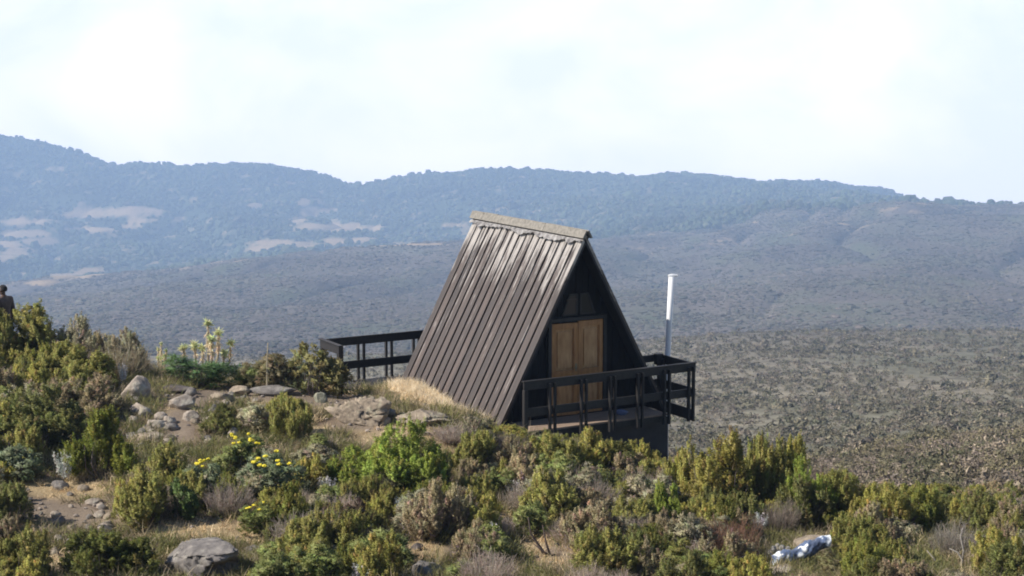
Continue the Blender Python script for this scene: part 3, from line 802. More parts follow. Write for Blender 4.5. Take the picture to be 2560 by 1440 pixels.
def leafy_crown(seed, nn=150, nl=15, ll=(0.05, 0.085), lw=(0.012, 0.02), lobes=7, arch=False):
    r = np.random.default_rng(seed); k = lobes
    ang = r.uniform(0, 6.28, k); rad = np.sqrt(r.uniform(0, 1, k)) * 0.32
    ltop = r.uniform(0.55, 1.0, k); lr = r.uniform(0.14, 0.25, k); j = r.integers(0, k, nn)
    d = unit(r.normal(size=(nn, 3)) + np.array([0, 0, 0.5]))
    c = np.stack([np.cos(ang[j]) * rad[j], np.sin(ang[j]) * rad[j], ltop[j] / 2], -1)
    pb = c + d * np.stack([lr[j], lr[j], ltop[j] / 2], -1) * r.uniform(0.6, 1, (nn, 1)); pb[:, 2] = np.maximum(pb[:, 2], 0.04)
    b = np.repeat(pb[:, None], nl, 1) + r.normal(size=(nn, nl, 3)) * 0.022
    dd = unit(r.normal(size=(nn, nl, 3)) + d[:, None] * 0.7 + np.array([0, 0, 0.35 if not arch else -0.1]))
    V = leaf_tris(b, dd, r.uniform(*ll, (nn, nl)), r.uniform(*lw, (nn, nl)), r)
    C = np.repeat((tint(nn, r, 0.25, 0.06)[:, None] * (0.8 + 0.4 * r.uniform(size=(nn, nl, 1)))).reshape(-1, 3), 3, 0)
    V[:, 2] /= V[:, 2].max(); ex = np.percentile(np.hypot(V[:, 0], V[:, 1]), 97); V[:, :2] *= 0.5 / ex
    Nv = np.repeat(unit(d[:, None] * 0.7 + dd * 0.6).reshape(-1, 3), 3, 0)
    return tris_mesh("leafy_crown", V, C, Nv)
def twig_crown(seed, n=330, sub=4, leafy=0):
    """bare fanning twigs as thin blades"""
    r = np.random.default_rng(seed)
    a = r.uniform(0, 6.28, n); rr = np.sqrt(r.uniform(0, 1, n)) * 0.5; h = r.uniform(0.55, 1.0, n) * (1 - 0.3 * (rr / 0.5) ** 2)
    h = h * (0.62 + 0.55 * vnoise(np.cos(a) * rr * 7 + seed, np.sin(a) * rr * 7 + 3 * seed, seed))
    e = np.stack([np.cos(a) * rr, np.sin(a) * rr, h], -1); s = r.normal(size=(n, 3)) * np.array([0.05, 0.05, 0.03]); s[:, 2] -= 0.05
    m = (s + e) / 2 + np.stack([np.cos(a) * rr * 0.2, np.sin(a) * rr * 0.2, -0.05 + 0 * a], -1) + r.normal(size=(n, 3)) * 0.04
    segs = [(s, m, 0.0060, 0.0042), (m, e, 0.0042, 0.0018)]
    for _ in range(sub):
        t = r.uniform(0.1, 0.9, (n, 1)); p = m + (e - m) * t
        q = p + unit(unit(e - m) * 0.8 + r.normal(size=(n, 3)) * 0.6) * r.uniform(0.06, 0.2, (n, 1)); segs.append((p, q, 0.003, 0.001))
    VV = []; CC = []
    for p, q, w0, w1 in segs:
        d = unit(q - p); sd = unit(np.cross(d, r.normal(size=d.shape)))
        quad = np.stack([p - sd * w0, p + sd * w0, q + sd * w1, p - sd * w0, q + sd * w1, q - sd * w1], 1)
        VV.append(quad.reshape(-1, 3)); CC.append(np.repeat(tint(n, r, 0.3, 0.0), 6, 0))
    V = np.concatenate(VV); C = np.concatenate(CC)
    V[:, 2] /= V[:, 2].max()
    return tris_mesh("twig_crown", V, C)
def silver_crown(seed, ns=16, nl=34):
    r = np.random.default_rng(seed); a = r.uniform(0, 6.28, ns); rr = np.sqrt(r.uniform(0, 1, ns)) * 0.42
    e = np.stack([np.cos(a) * rr, np.sin(a) * rr, r.uniform(0.5, 1.0, ns)], -1); s = e * np.array([0.35, 0.35, 0])
    t = r.uniform(0.25, 1, (ns, nl, 1)) ** 0.7
    b = s[:, None] + (e - s)[:, None] * t + r.normal(size=(ns, nl, 3)) * 0.03
    d = unit(r.normal(size=(ns, nl, 3)) + np.array([0, 0, 0.4]))
    V = leaf_tris(b, d, r.uniform(0.06, 0.12, (ns, nl)), r.uniform(0.014, 0.026, (ns, nl)), r)
    C = np.repeat((tint(ns, r, 0.15, 0.0)[:, None] * r.uniform(0.75, 1.2, (ns, nl, 1))).reshape(-1, 3), 3, 0)
    V[:, 2] /= V[:, 2].max()
    return tris_mesh("silver_crown", V, C)
def flower_head(seed):
    """a flat-topped cluster, one knobbly yellow cushion"""
    V, Fc = ico(3); r = np.random.default_rng(seed)
    q = 1 + 0.55 * fbm(V[:,0] * 3.5 + seed, V[:,1] * 3.5 + V[:,2] * 2, seed, 3)
    V = V * q[:, None] * np.array([0.038, 0.038, 0.027])
    return mesh_np("flower_head", V, Fc, np.repeat(r.uniform(0.75, 1.2, (len(V), 1)), 3, 1), False)
def rosette_plant(seed):
    """pale stems, each with a skirt of dead leaves and a leaf rosette on top"""
    r = np.random.default_rng(seed); out = []
    tops = [(0.05, 0.0, 1.0), (0.22, 0.1, 0.80), (-0.18, -0.1, 0.62), (0.42, 0.0, 0.62), (0.10, -0.2, 0.74), (-0.36, 0.05, 0.55), (0.30, -0.15, 0.48), (-0.05, 0.15, 0.52)]
    for i, (x, y, h) in enumerate(tops):
        b = Vector((x * 0.35, y * 0.35, -0.05)); e = Vector((x, y, h)); m = (b + e) / 2 + Vector((x * 0.25, y * 0.2, 0))
        st = MB(); st.tube([b, m, e], [0.026, 0.02, 0.014], 6, False)
        n = 40; d = unit(r.normal(size=(n, 3)) + np.array([0, 0, 0.45])); o = np.tile(np.array(e[:]), (n, 1)) + r.normal(size=(n, 3)) * 0.012
        lv = tris_mesh("leaf_rosette", leaf_tris(o, d, r.uniform(0.08, 0.14, n), r.uniform(0.018, 0.03, n), r), np.repeat(tint(n, r, 0.2, 0.0), 3, 0))
        n = 90 if i in (0, 1, 4) else 30
        t = r.uniform(0.25, 0.92, (n, 1)); o = np.array(m[:]) + (np.array(e[:]) - np.array(m[:])) * t
        d = unit(r.normal(size=(n, 3)) + np.array([0, 0, -1.4]))
        out.append((st.mesh("pale_stem"), lv, tris_mesh("dead_leaf_skirt", leaf_tris(o, d, r.uniform(0.07, 0.13, n), r.uniform(0.012, 0.02, n), r), np.repeat(tint(n, r, 0.2, 0.0), 3, 0))))
    return out

PROTO = {
 'heath': [heath_crown(100 + i, 640, 70, 0.9, 13 + i % 8, (0.07, 0.19)) for i in range(14)],
 'plumed': [heath_crown(140 + i, 380, 90, 1.4, 9, (0.13, 0.30)) for i in range(4)],
 'leafy': [leafy_crown(200 + i, 240, 18) for i in range(5)],
 'fern': [leafy_crown(230 + i, 190, 18, (0.06, 0.11), (0.006, 0.010), 9, True) for i in range(2)],
 'twig': [twig_crown(260 + i) for i in range(5)],
 'silver': [silver_crown(280 + i) for i in range(3)],
}
STEMS = [stems_mesh("shrub_stems", 300 + i) for i in range(5)]
FLOW = [flower_head(320 + i) for i in range(4)]
YEL = plain("yellow_petals", (0.72, 0.60, 0.03), 0.7)
rp = random.Random(11)
NAMES = {'heath': ("heath_shrub", "shrub"), 'plumed': ("heath_shrub", "shrub"), 'leafy': ("leafy_bush", "bush"), 'fern': ("feathery_bush", "bush"), 'twig': ("dead_shrub", "dead shrub"), 'silver': ("silver_plant", "plant")}
PLACED = []
def plant(kind, pos, w, h, color, label, group=None, flowers=None, rot=None, stem_mat=None, idx=None, flat=1.0):
    nm, cat = NAMES[kind]
    if flowers is not None: nm, cat = "flowering_bush", "bush"
    root = bpy.data.objects.new(nm, None); col.objects.link(root); root.empty_display_size = 0.2
    root.location = pos; root.rotation_euler = (rp.uniform(-.06, .06), rp.uniform(-.06, .06), rp.uniform(0, 6.28) if rot is None else rot)
    root.scale = (w, w * flat, h)
    tag(root, label, cat, group)
    pr = PROTO[kind]; me = pr[rp.randrange(len(pr)) if idx is None else idx % len(pr)]
    cname = "twigs" if kind == 'twig' else "crown"
    c = link(cname, me, LEAF, root); c.color = (*color, 1)
    if kind != 'silver': link("stem", STEMS[rp.randrange(5)], stem_mat or (BARK_GREY if kind == 'twig' else BARK), root)
    if flowers is not None:
        for q in range(flowers[0]):                      # (how many, how spread, lean towards)
            a = rp.uniform(0, 6.28); rr_f = math.sqrt(rp.random()) * flowers[1]
            f = link("flower_head", FLOW[q % 4], YEL, root)
            f.location = (math.cos(a) * rr_f, math.sin(a) * rr_f, 1.02 - 0.9 * rr_f ** 2 - rp.uniform(0, 0.12)); f.rotation_euler = (0, 0, a)
    PLACED.append((pos.x, pos.y, w * 0.5))
    return root
OLIVE, YOLIVE, DARK, BRIGHT, BROWNO, GREYO = (0.350,0.345,0.105), (0.430,0.405,0.115), (0.240,0.250,0.085), (0.325,0.395,0.080), (0.410,0.350,0.215), (0.400,0.375,0.245)
BLUEG, MIDG, TWIG, RTWIG, PTWIG, SILV = (0.235,0.285,0.165), (0.265,0.300,0.105), (0.36,0.30,0.25), (0.20,0.115,0.075), (0.44,0.36,0.30), (0.62,0.62,0.60)
def shrub_px(kind, cx, base, top, wpx, color, label, **k):
    p = on_ground(cx, base); sc_ = F_PX / (p.y * CP - p.z * SP)
    return plant(kind, p, wpx / sc_, (base - top) / sc_ / 0.985, color, label, **k)
S = shrub_px
# shrubs that can be told apart in the photo: centre x, base y, top y, width
S('heath', 60, 915, 772, 210, OLIVE, "big olive heath shrub on the left rise, just right of the person")
S('heath', 8, 912, 776, 130, (0.31, 0.31, 0.10), "olive heath shrub cut by the left edge, hiding the person's lower body")
S('heath', 185, 925, 800, 150, GREYO, "greyish olive heath shrub on the left rise, second shrub to the person's right")
S('twig', 300, 945, 825, 170, (0.34,0.29,0.19), "half bare brownish shrub above the silvery plant on the left rise")
S('heath', 330, 940, 835, 130, GREYO, "sparse olive shrub rising behind the round pale boulder by the path")
S('fern', 485, 965, 885, 210, (0.125,0.215,0.080), "low feathery bright green bush below the tall pale rosette plant")
S('heath', 205, 965, 876, 170, OLIVE, "rounded olive shrub left of the silvery plant on the left rise")
S('silver', 285, 945, 890, 75, SILV, "silvery white plant on the left rise above the round pale boulder")
S('silver', 308, 965, 905, 34, SILV, "thin silvery sprig just above the round pale boulder")
S('plumed', 258, 1195, 1032, 185, (0.22,0.25,0.045), "bright olive rounded heath shrub with upright plumes left of the path", idx=1)
S('heath', 90, 1105, 975, 230, DARK, "wide dark olive heath shrub at the left edge below the rise")
S('heath', 200, 1040, 955, 190, BROWNO, "grey brown heath shrub left of the round pale boulder")
S('leafy', 45, 1200, 1108, 125, BLUEG, "blue-green leafy bush at the left edge, below the dark heath")
S('silver', 160, 1212, 1118, 60, SILV, "silvery white plant between the blue-green bush and the bright olive shrub")
S('heath', 25, 1320, 1213, 140, DARK, "dark heath shrub at the left edge casting shade on bare soil")
S('heath', 255, 1450, 1335, 250, (0.17,0.19,0.05), "dark green heath shrub on the bottom edge left of the big grey boulder")
S('heath', 400, 1235, 1120, 150, OLIVE, "olive heath shrub below the path, beside the bright plumed shrub")
S('heath', 365, 1310, 1190, 160, OLIVE, "olive heath shrub above the left straw patch")
S('leafy', 455, 1300, 1190, 85, (0.120,0.180,0.055), "narrow deep green bush above the straw patch")
S('leafy', 600, 1190, 1085, 130, MIDG, "bush topped with yellow flowers, highest of the yellow flowering bushes", flowers=(12, 0.36))
S('leafy', 515, 1255, 1150, 120, BLUEG, "bush with one dense yellow flower cluster, leftmost of the flowering bushes", flowers=(9, 0.17))
S('leafy', 685, 1250, 1130, 160, BLUEG, "blue-green bush with yellow flowers, rightmost of the flowering bushes", flowers=(11, 0.36))
S('leafy', 645, 1330, 1258, 120, (0.20,0.23,0.07), "low bush with a yellow-green top above the end of the straw patch", flowers=(5, 0.3))
S('plumed', 728, 1100, 1000, 120, OLIVE, "upright olive heath shrub between the path and the tan outcrop")
S('heath', 545, 1085, 1035, 110, DARK, "small dark heath shrub on the right side of the path")
S('twig', 850, 1350, 1245, 170, RTWIG, "rusty brown dead thicket with a black shaded hollow, lower left of centre")
S('heath', 880, 1355, 1262, 140, (0.10,0.075,0.05), "dark brown shrub standing in for the deep shade inside the hollow thicket")  # very dark crown added to stand for the deep shade in the hollow
S('heath', 765, 1420, 1308, 150, OLIVE, "olive heath shrub right of the big grey boulder")
S('leafy', 790, 992, 852, 150, (0.27,0.25,0.10), "leafy bush with yellowish tips against the end of the rear deck railing")
S('leafy', 690, 978, 878, 150, (0.23,0.205,0.11), "brownish green bush behind the thin pale stake")
S('leafy', 745, 975, 890, 80, BLUEG, "dark green bush between the stake and the rear deck railing")
S('leafy', 620, 965, 905, 80, MIDG, "low green bush at the end of the flat slab, left of the stake")
S('heath', 1005, 1235, 1066, 210, BRIGHT, "tall bright green heath shrub in front of the hut's left corner", idx=4)
S('heath', 885, 1210, 1128, 140, BRIGHT, "bright green heath shrub just left of the tallest bright shrub")
S('twig', 950, 1260, 1170, 90, (0.22,0.18,0.15), "grey dead stems under the tall bright green shrub")
S('heath', 1080, 1215, 1110, 90, DARK, "dark shaded shrub tucked behind the tall bright green shrub")
S('twig', 1130, 1105, 1050, 130, PTWIG, "pale bare twiggy shrub on the bank below the hut's roof")
S('twig', 1205, 1025, 950, 70, (0.20,0.165,0.10), "thin twiggy plant growing against the foot of the roof")
S('heath', 1185, 1100, 1045, 90, GREYO, "small grey-green shrub at the hut's lower left roof corner")
S('heath', 1485, 1165, 1076, 120, YOLIVE, "yellow-olive heath shrub under the middle of the deck")
S('heath', 1600, 1190, 1108, 100, YOLIVE, "yellow-olive heath shrub against the dark plinth")
S('heath', 1385, 1190, 1092, 150, OLIVE, "olive heath shrub below the left part of the deck railing")
S('twig', 1270, 1150, 1060, 120, (0.24,0.20,0.165), "grey twiggy shrub at the left end of the front deck")
S('heath', 1800, 1300, 1098, 210, (0.33,0.30,0.08), "largest yellow-olive heath shrub on the crest right of the plinth", idx=2)
S('heath', 1712, 1270, 1128, 100, YOLIVE, "yellow-olive heath shrub beside the plinth's right edge, left of the largest crest shrub")
S('plumed', 1868, 1285, 1102, 120, OLIVE, "upright olive heath shrub touching the right side of the largest crest shrub")
S('heath', 1975, 1285, 1104, 105, YOLIVE, "yellow-olive heath shrub just left of the brown dead crest shrub")
S('heath', 2090, 1310, 1182, 110, OLIVE, "olive heath shrub at the right foot of the brown dead crest shrub")
S('twig', 1765, 1290, 1170, 130, TWIG, "bare grey twigs on the left side of the largest crest shrub")
S('twig', 2030, 1235, 1095, 120, (0.24,0.185,0.15), "brown dead shrub standing on the crest at right")
S('heath', 1925, 1290, 1105, 130, OLIVE, "olive heath shrub on the crest beside the brown dead one")
S('heath', 2020, 1310, 1158, 130, BRIGHT, "bright green heath shrub in front of the brown dead crest shrub")
S('twig', 1815, 1395, 1285, 210, RTWIG, "red-brown dead shrub left of the white and blue plastic sheet")
S('heath', 1655, 1330, 1215, 110, BRIGHT, "bright green heath shrub below the plinth's right end")
S('heath', 1490, 1370, 1258, 170, BROWNO, "greyish brown shrub with bare trunk in the lower centre right")
S('twig', 1420, 1355, 1290, 120, PTWIG, "pale grey twiggy shrub beside the brown shrub with bare trunk")
S('leafy', 1325, 1340, 1245, 110, MIDG, "open green bush above the red soil hollow")
S('heath', 1085, 1345, 1205, 170, BROWNO, "wide brownish heath shrub in the middle of the scrub")
S('heath', 1150, 1330, 1240, 110, GREYO, "grey-green heath shrub beside the wide brownish one")
S('leafy', 945, 1425, 1318, 170, MIDG, "green leafy bush near the bottom edge, left of the jagged dark rock")
S('leafy', 1220, 1430, 1340, 110, MIDG, "green leafy bush near the bottom edge, left of the red soil hollow")
S('plumed', 935, 1265, 1195, 90, OLIVE, "tufted olive shrub with pale stalks below the tall bright green shrub")
S('heath', 2185, 1320, 1215, 130, YOLIVE, "yellowish heath shrub on the right crest where the stony flank begins")
S('heath', 2300, 1330, 1222, 150, (0.27,0.29,0.07), "green heath shrub on the right crest, second past the stony flank")
S('twig', 2390, 1395, 1290, 150, (0.30,0.265,0.22), "bare grey dead shrub with white branches at lower right")
S('heath', 2440, 1340, 1235, 140, DARK, "dark green heath shrub above the bare grey dead shrub")
S('heath', 2120, 1390, 1290, 120, OLIVE, "olive heath shrub right of the plastic sheet")
S('leafy', 2080, 1450, 1385, 130, (0.23,0.21,0.10), "leafy bush hiding the lower edge of the plastic sheet")
S('silver', 1195, 1240, 1180, 45, SILV, "small silvery plant in the middle of the scrub below the deck")
S('silver', 1282, 1250, 1196, 64, SILV, "wider silvery plant in the scrub below the deck's left end")
S('silver', 1240, 1375, 1300, 40, SILV, "silvery plant beside the red soil hollow")
S('silver', 1685, 1345, 1308, 52, SILV, "silvery plant below the bright green shrub under the plinth")
S('silver', 1005, 1300, 1235, 56, (0.36,0.40,0.40), "dull blue-grey plant under the shrub with pale stalks")
S('silver', 690, 1220, 1180, 50, (0.40,0.44,0.40), "grey-green sprig among the yellow flowering bushes")
S('heath', 2500, 1440, 1350, 150, (0.25,0.27,0.07), "olive heath shrub in the bottom right corner")
S('heath', 1590, 1420, 1330, 150, DARK, "dark shaded heath shrub between the trunked shrub and the red-brown dead one")
S('leafy', 1700, 1440, 1350, 140, (0.25,0.25,0.08), "leafy yellow-green bush on the bottom edge left of the red-brown dead shrub")

# tall pale rosette plant behind the path, and a small one beside it
RP = rosette_plant(5)
STEM_PALE = wood_mat("pale_stem", (0.30, 0.25, 0.17), (0.46, 0.40, 0.28), 0.85)
for cx, base, top, w, lb in ((515, 935, 782, 150, "tall pale rosette plant standing behind the feathery green bush"), (405, 930, 850, 62, "smaller pale rosette plant left of the tall one")):
    p = on_ground(cx, base); s_ = F_PX / (p.y * CP - p.z * SP)
    r_ = bpy.data.objects.new("rosette_plant", None); col.objects.link(r_); r_.location = p; r_.scale = (w / s_, w / s_, (base - top) / s_ / 1.1); r_.rotation_euler = (0, 0, 0.2 if w > 100 else 1.9)
    tag(r_, lb, "plant", "pale rosette plants")
    for rs, rl, rk in RP:
        q = link("stem", rs, STEM_PALE, r_); a = link("leaf_rosette", rl, LEAF, q); a.color = (0.68, 0.70, 0.38, 1); b = link("dead_leaf_skirt", rk, LEAF, q); b.color = (0.80, 0.66, 0.46, 1)
    PLACED.append((p.x, p.y, 0.4))

# fillers between them, grouped by the place they grow in
def zone(px, py):
    if px < 640 and py < 1010: return "on the rise beside the path"
    if px < 420: return "on the slope left of the path"
    if px < 860: return "around the yellow flowering bushes"
    if px < 1260 and py < 1130: return "on the bank under the roof"
    if px < 1720 and py < 1270: return "in the thicket in front of the deck"
    if px < 1720: return "in the lower middle of the scrub"
    if py < 1330: return "on the crest right of the plinth"
    return "around the plastic sheet and bare grey shrub"
LIMX = [-200,0,100,250,400,430,600,640,840,860,1000,1100,1250,1300,1390,1540,1560,1660,1700,1780,2080,2130,2200,2700]
LIMY = [780,790,800,830,860,925,930,930,985,1030,1055,1045,1062,1088,1095,1110,1120,1165,1120,1115,1150,1200,1222,1222]
rf = np.random.default_rng(21)
KINDS = [('heath', OLIVE, "low olive heath shrub"), ('heath', YOLIVE, "low yellow-olive heath shrub"), ('heath', DARK, "low dark green heath shrub"), ('heath', BROWNO, "low brownish heath shrub"),
         ('plumed', (0.26,0.27,0.065), "low heath shrub with upright plumes"), ('leafy', MIDG, "low green leafy bush"), ('leafy', GREYO, "low grey-green leafy bush"), ('twig', TWIG, "low bare grey shrub"), ('twig', PTWIG, "low pale twiggy shrub"), ('silver', SILV, "tiny silvery plant")]
WT = np.array([20, 12, 13, 15, 8, 7, 9, 8, 6, 3], float); WT /= WT.sum()
WTG = {"on the crest right of the plinth": np.array([22, 18, 14, 14, 8, 5, 6, 7, 4, 1], float), "around the yellow flowering bushes": np.array([18, 10, 8, 10, 8, 22, 14, 5, 4, 1], float)}
CLEARVIEW = [(395,1345,610,1440),(330,960,480,1100),(1930,1335,2090,1420),(480,1080,720,1170),(300,1295,640,1345),(165,1035,345,1190),(130,1115,190,1205),(295,940,375,1000),(820,990,1180,1050),(430,790,600,960),(400,880,860,985),(235,1300,290,1335),(20,1235,260,1290),(1030,1350,1100,1440),(890,1065,1120,1200),(1300,1310,1420,1400),(2320,1300,2420,1400),(150,1330,370,1430),(10,710,60,790)]
nfill = 0; seen_heath = 0
for _ in range(20000):
    if nfill >= 470: break
    px = rf.uniform(-60, 2620); Y = rf.uniform(23.6, 38.5)
    p = put(px, Y); qx, qy = project(np.array(p[:])); qx, qy = float(qx), float(qy)
    if qy > 1520 or (px > 640 and Y > 36): continue
    if ell(qx, qy, STRAW) > 0.35 or ell(qx, qy, SOIL) > 0.35: continue
    dx, dy = p.x - HUT[0], p.y - HUT[1]; u = dx * HU.x + dy * HU.y; v = dx * HV.x + dy * HV.y
    if -3.6 < u < 2.7 and -6.6 < v < 1.0: continue
    if 1960 < qx < 2100 and 1340 < qy < 1440: continue
    z = zone(qx, qy)
    w = rf.uniform(0.40, 0.85); h = w * rf.uniform(0.72, 1.1)
    sc_ = F_PX / (p.y * CP - p.z * SP)
    top = qy - h * sc_; lim = float(np.interp(qx, LIMX, LIMY)) + rf.uniform(-14, 16)
    if top < lim: h = (qy - lim) / sc_; 
    if h < 0.22: continue
    if any((p.x - a) ** 2 + (p.y - b) ** 2 < (0.37 * w + 0.34 * c) ** 2 for a, b, c in PLACED): continue
    hw = w * 0.62 * sc_
    if any(qx + hw > a and qx - hw < c and qy > b and qy - h * sc_ < d for a, b, c, d in CLEARVIEW): continue
    wt = WTG.get(z, WT); k = rf.choice(len(KINDS), p=wt / wt.sum())
    kind, c, lb = KINDS[k]
    if kind == 'silver': w, h = w * 0.5, min(h, 0.4)
    c = tuple(np.array(c) * rf.uniform(0.8, 1.2))
    plant(kind, p, w * 1.25, h, c, lb + " " + z, group=lb.replace("shrub", "shrubs").replace("bush", "bushes").replace("plant", "plants").replace("plants in", "plant in") + " " + z)
    nfill += 1
print("fillers", nfill)

# ------------------------------------------------------------------ ground cover (stuff)
def blades(name, P, h, spread, nb, C, wid=0.008, curl=0.35, lean=0.5):
    n = len(P); r = rf
    b = P[:, None] + r.normal(size=(n, nb, 3)) * (spread * 0.35)[:, None, None] * np.array([1, 1, 0]); b[..., 2] -= 0.02
    d = unit(r.normal(size=(n, nb, 3)) * lean + np.array([0, 0, 1.0])); d[..., 2] = np.abs(d[..., 2])
    L_ = h[:, None] * r.uniform(0.5, 1.1, (n, nb)); m = b + d * (L_ * 0.55)[..., None]
    d2 = unit(d + r.normal(size=(n, nb, 3)) * curl + np.array([0, 0, -0.25])); e = m + d2 * (L_ * 0.5)[..., None]
    sd = unit(np.cross(d, r.normal(size=d.shape))) * wid
    V = np.stack([b - sd, b + sd, m + sd * 0.7, b - sd, m + sd * 0.7, m - sd * 0.7, m - sd * 0.7, m + sd * 0.7, e], 2).reshape(-1, 3)
    CC = np.repeat((C[:, None] * r.uniform(0.75, 1.25, (n, nb, 1))).reshape(-1, 3), 9, 0)
    o = link(name, tris_mesh(name, V, CC), LEAF); return o
def spread_near(n, ok, y0=23.3, y1=40):
    px = rf.uniform(-500, 3060, n); Y = y0 + (y1 - y0) * rf.uniform(0, 1, n) ** 1.3
    x = (px - 1280) / F_PX * Y; P = np.stack([x, Y, H(x, Y)], -1); qx, qy = project(P)
    dx, dy = P[:,0] - HUT[0], P[:,1] - HUT[1]; u = dx * HU.x + dy * HU.y; v = dx * HV.x + dy * HV.y
    hutm = (u > -2.45) & (u < 1.95) & (v > -5.9) & (v < 0.75)
    return P[ok(qx, qy) & ~hutm & (qy < 1560)]
P = spread_near(9000, lambda x, y: ell(x, y, STRAW) > rf.uniform(0.25, 0.9, len(x)))
n = len(P); tag(blades("dry_grass", P, rf.uniform(0.08, 0.20, n), rf.uniform(0.08, 0.2, n), 16, palette(n, [(0.74,0.58,0.35),(0.62,0.46,0.28),(0.82,0.67,0.44)], [3,2,2]), 0.006, 0.6, 0.9), kind="stuff")
# tall straw heaped against the foot of the roof
U_, V_ = rf.uniform(-2.55, -1.90, 900), rf.uniform(-4.6, -0.35, 900)
keep = rf.uniform(0, 1, 900) < np.clip(1.2 - np.abs(V_ + 3.0) / 2.2, 0.3, 1) * np.clip(1.2 - (-1.95 - U_) / 0.9, 0.1, 1)
U_, V_ = U_[keep], V_[keep]
hp = np.array([hutpt(a, b, 0)[:] for a, b in zip(U_, V_)]); hp[:, 2] = H(hp[:, 0], hp[:, 1]); n = len(hp)
tag(blades("tall_dry_grass", hp, rf.uniform(0.10, 0.30, n), rf.uniform(0.08, 0.2, n), 26, palette(n, [(0.86,0.74,0.53),(0.76,0.62,0.43),(0.90,0.80,0.62)], [3,2,2]), 0.006, 0.5, 0.45), kind="stuff")
P = spread_near(14000, lambda x, y: (ell(x, y, SOIL) < 0.3) & (ell(x, y, STRAW) < 0.55))
n = len(P); tag(blades("undergrowth", P, rf.uniform(0.10, 0.42, n), rf.uniform(0.15, 0.4, n), 34, palette(n, [(0.24,0.23,0.085),(0.32,0.26,0.16),(0.40,0.33,0.24),(0.17,0.18,0.07),(0.62,0.50,0.32)], [6,3,2,4,1]), 0.007, 0.7, 0.8), kind="stuff")
P = spread_near(2600, lambda x, y: (ell(x, y, SOIL) > 0.15) | (rf.uniform(0, 1, len(x)) < 0.12))
n = len(P); sz = rf.uniform(0.015, 0.05, n)
tag(scatter_blobs("gravel", P, sz, sz * 0.7, palette(n, [(0.22,0.19,0.17),(0.32,0.27,0.23),(0.14,0.12,0.11)], [3,2,2]), attr_mat("gravel_stone", 0.95), 1, 0.3), kind="stuff")

# ------------------------------------------------------------------ rocks
def rock(cx, base, w, h, mat, label, seed, amp=0.45, flat=12, depth=0.8, sink=0.5, group=None, name="rock", cat="rock", freq=1.6, sub=4, rot=0.0):
    p = on_ground(cx, base); s_ = F_PX / (p.y * CP - p.z * SP); W, Hh = w / s_ / 2, h / s_
    me = lump_mesh(name, (W, W * depth, Hh * 0.62), amp, seed, sub, freq, flat)
    o = link(name, me, mat); o.location = p + Vector((0, W * depth * 0.4, Hh * (0.5 - sink * 0.6))); o.rotation_euler = (0, 0, rot)
    tag(o, label, cat, group); return o
rock(500, 1452, 205, 108, ROCK_GREY, "large grey boulder with a dark hollow side on the bottom edge", 3, 0.62, 12, 0.8, 0.2, name="boulder", cat="boulder", freq=2.6, sub=5)
rock(335, 1000, 80, 56, ROCK_PALE, "round pale boulder at the head of the path", 12, 0.20, 2, 0.8, 0.15, name="boulder", cat="boulder", sub=5)
rock(15, 912, 70, 46, ROCK_TAN, "tan boulder at the left edge below the big olive shrub", 17, 0.25, 6, name="boulder", cat="boulder")
rock(118, 935, 70, 36, ROCK_TAN, "tan rock half buried in scrub on the left rise", 22)
rock(258, 1335, 52, 36, ROCK_PALE, "pale rock above the dark green shrub at lower left", 5)
rock(385, 1392, 34, 30, rock_mat("reddish_rock", (0.07,0.045,0.04), (0.15,0.10,0.085), (0.18,0.13,0.11)), "small dark reddish rock on the straw left of the large boulder", 8)
rock(925, 1448, 95, 32, ROCK_PALE, "pale rounded rock cut by the bottom edge in the middle", 25, 0.2, 5)
rock(1062, 1448, 95, 50, ROCK_GREY, "jagged dark grey rock near the bottom edge", 31, 0.6, 10, freq=2.4)
rock(1042, 1378, 38, 28, ROCK_DARK, "small dark rock above the jagged one", 35)
rock(640, 1385, 70, 28, ROCK_GREY, "low grey rock right of the large boulder", 36, 0.4)
rock(455, 1022, 66, 44, ROCK_PALE, "pale broken rock on the right edge of the path", 41, 0.45, 8)
rock(478, 1052, 46, 30, ROCK_PALE, "pale rock below the broken one beside the path", 44, 0.4, 8)
rock(350, 1042, 60, 38, ROCK_PALE, "pale layered rock left of the path below the round boulder", 47, 0.45, 8)
rock(385, 1072, 80, 30, ROCK_PALE, "low pale slab of rock in the left edge of the path", 50, 0.35, 8)
rock(370, 1105, 90, 26, ROCK_TAN, "flat yellowish rock at the lower end of the path", 53, 0.3, 8)
rock(560, 1012, 76, 40, ROCK_TAN, "brownish rock casting shade right of the path", 56, 0.4, 8)
rock(600, 990, 56, 30, ROCK_TAN, "brownish rock beside the flat slab", 59)
rock(800, 1008, 42, 32, rock_mat("lichen_rock", (0.17,0.17,0.12), (0.30,0.29,0.22), (0.34,0.34,0.26)), "lichen-green rock left of the rear deck", 62)
rock(915, 1062, 190, 66, ROCK_TAN, "broad tan rock outcrop on the bank below the dry grass", 66, 0.85, 14, 0.6, 0.45, name="rock_outcrop", cat="rock outcrop", freq=3.0, sub=5)
rock(1060, 1062, 150, 46, ROCK_TAN, "low tan rock at the right end of the outcrop", 69, 0.8, 12, 0.6, 0.5, freq=3.0, sub=5)
rock(1298, 1092, 40, 30, ROCK_PALE, "pale rock at the foot of the left deck post", 72)
rock(2040, 1392, 120, 56, ROCK_TAN, "smooth tan rock behind the plastic sheet", 75, 0.2, 6)
rock(440, 982, 90, 16, ROCK_DARK, "dark flat stone right of the round pale boulder", 78, 0.25, 8, 0.7, 0.1, name="flat_stone", cat="stone")
rock(690, 990, 135, 22, ROCK_GREY, "brown flat slab lying at the foot of the stake", 81, 0.15, 8, 0.5, 0.1, name="flat_stone", cat="stone")
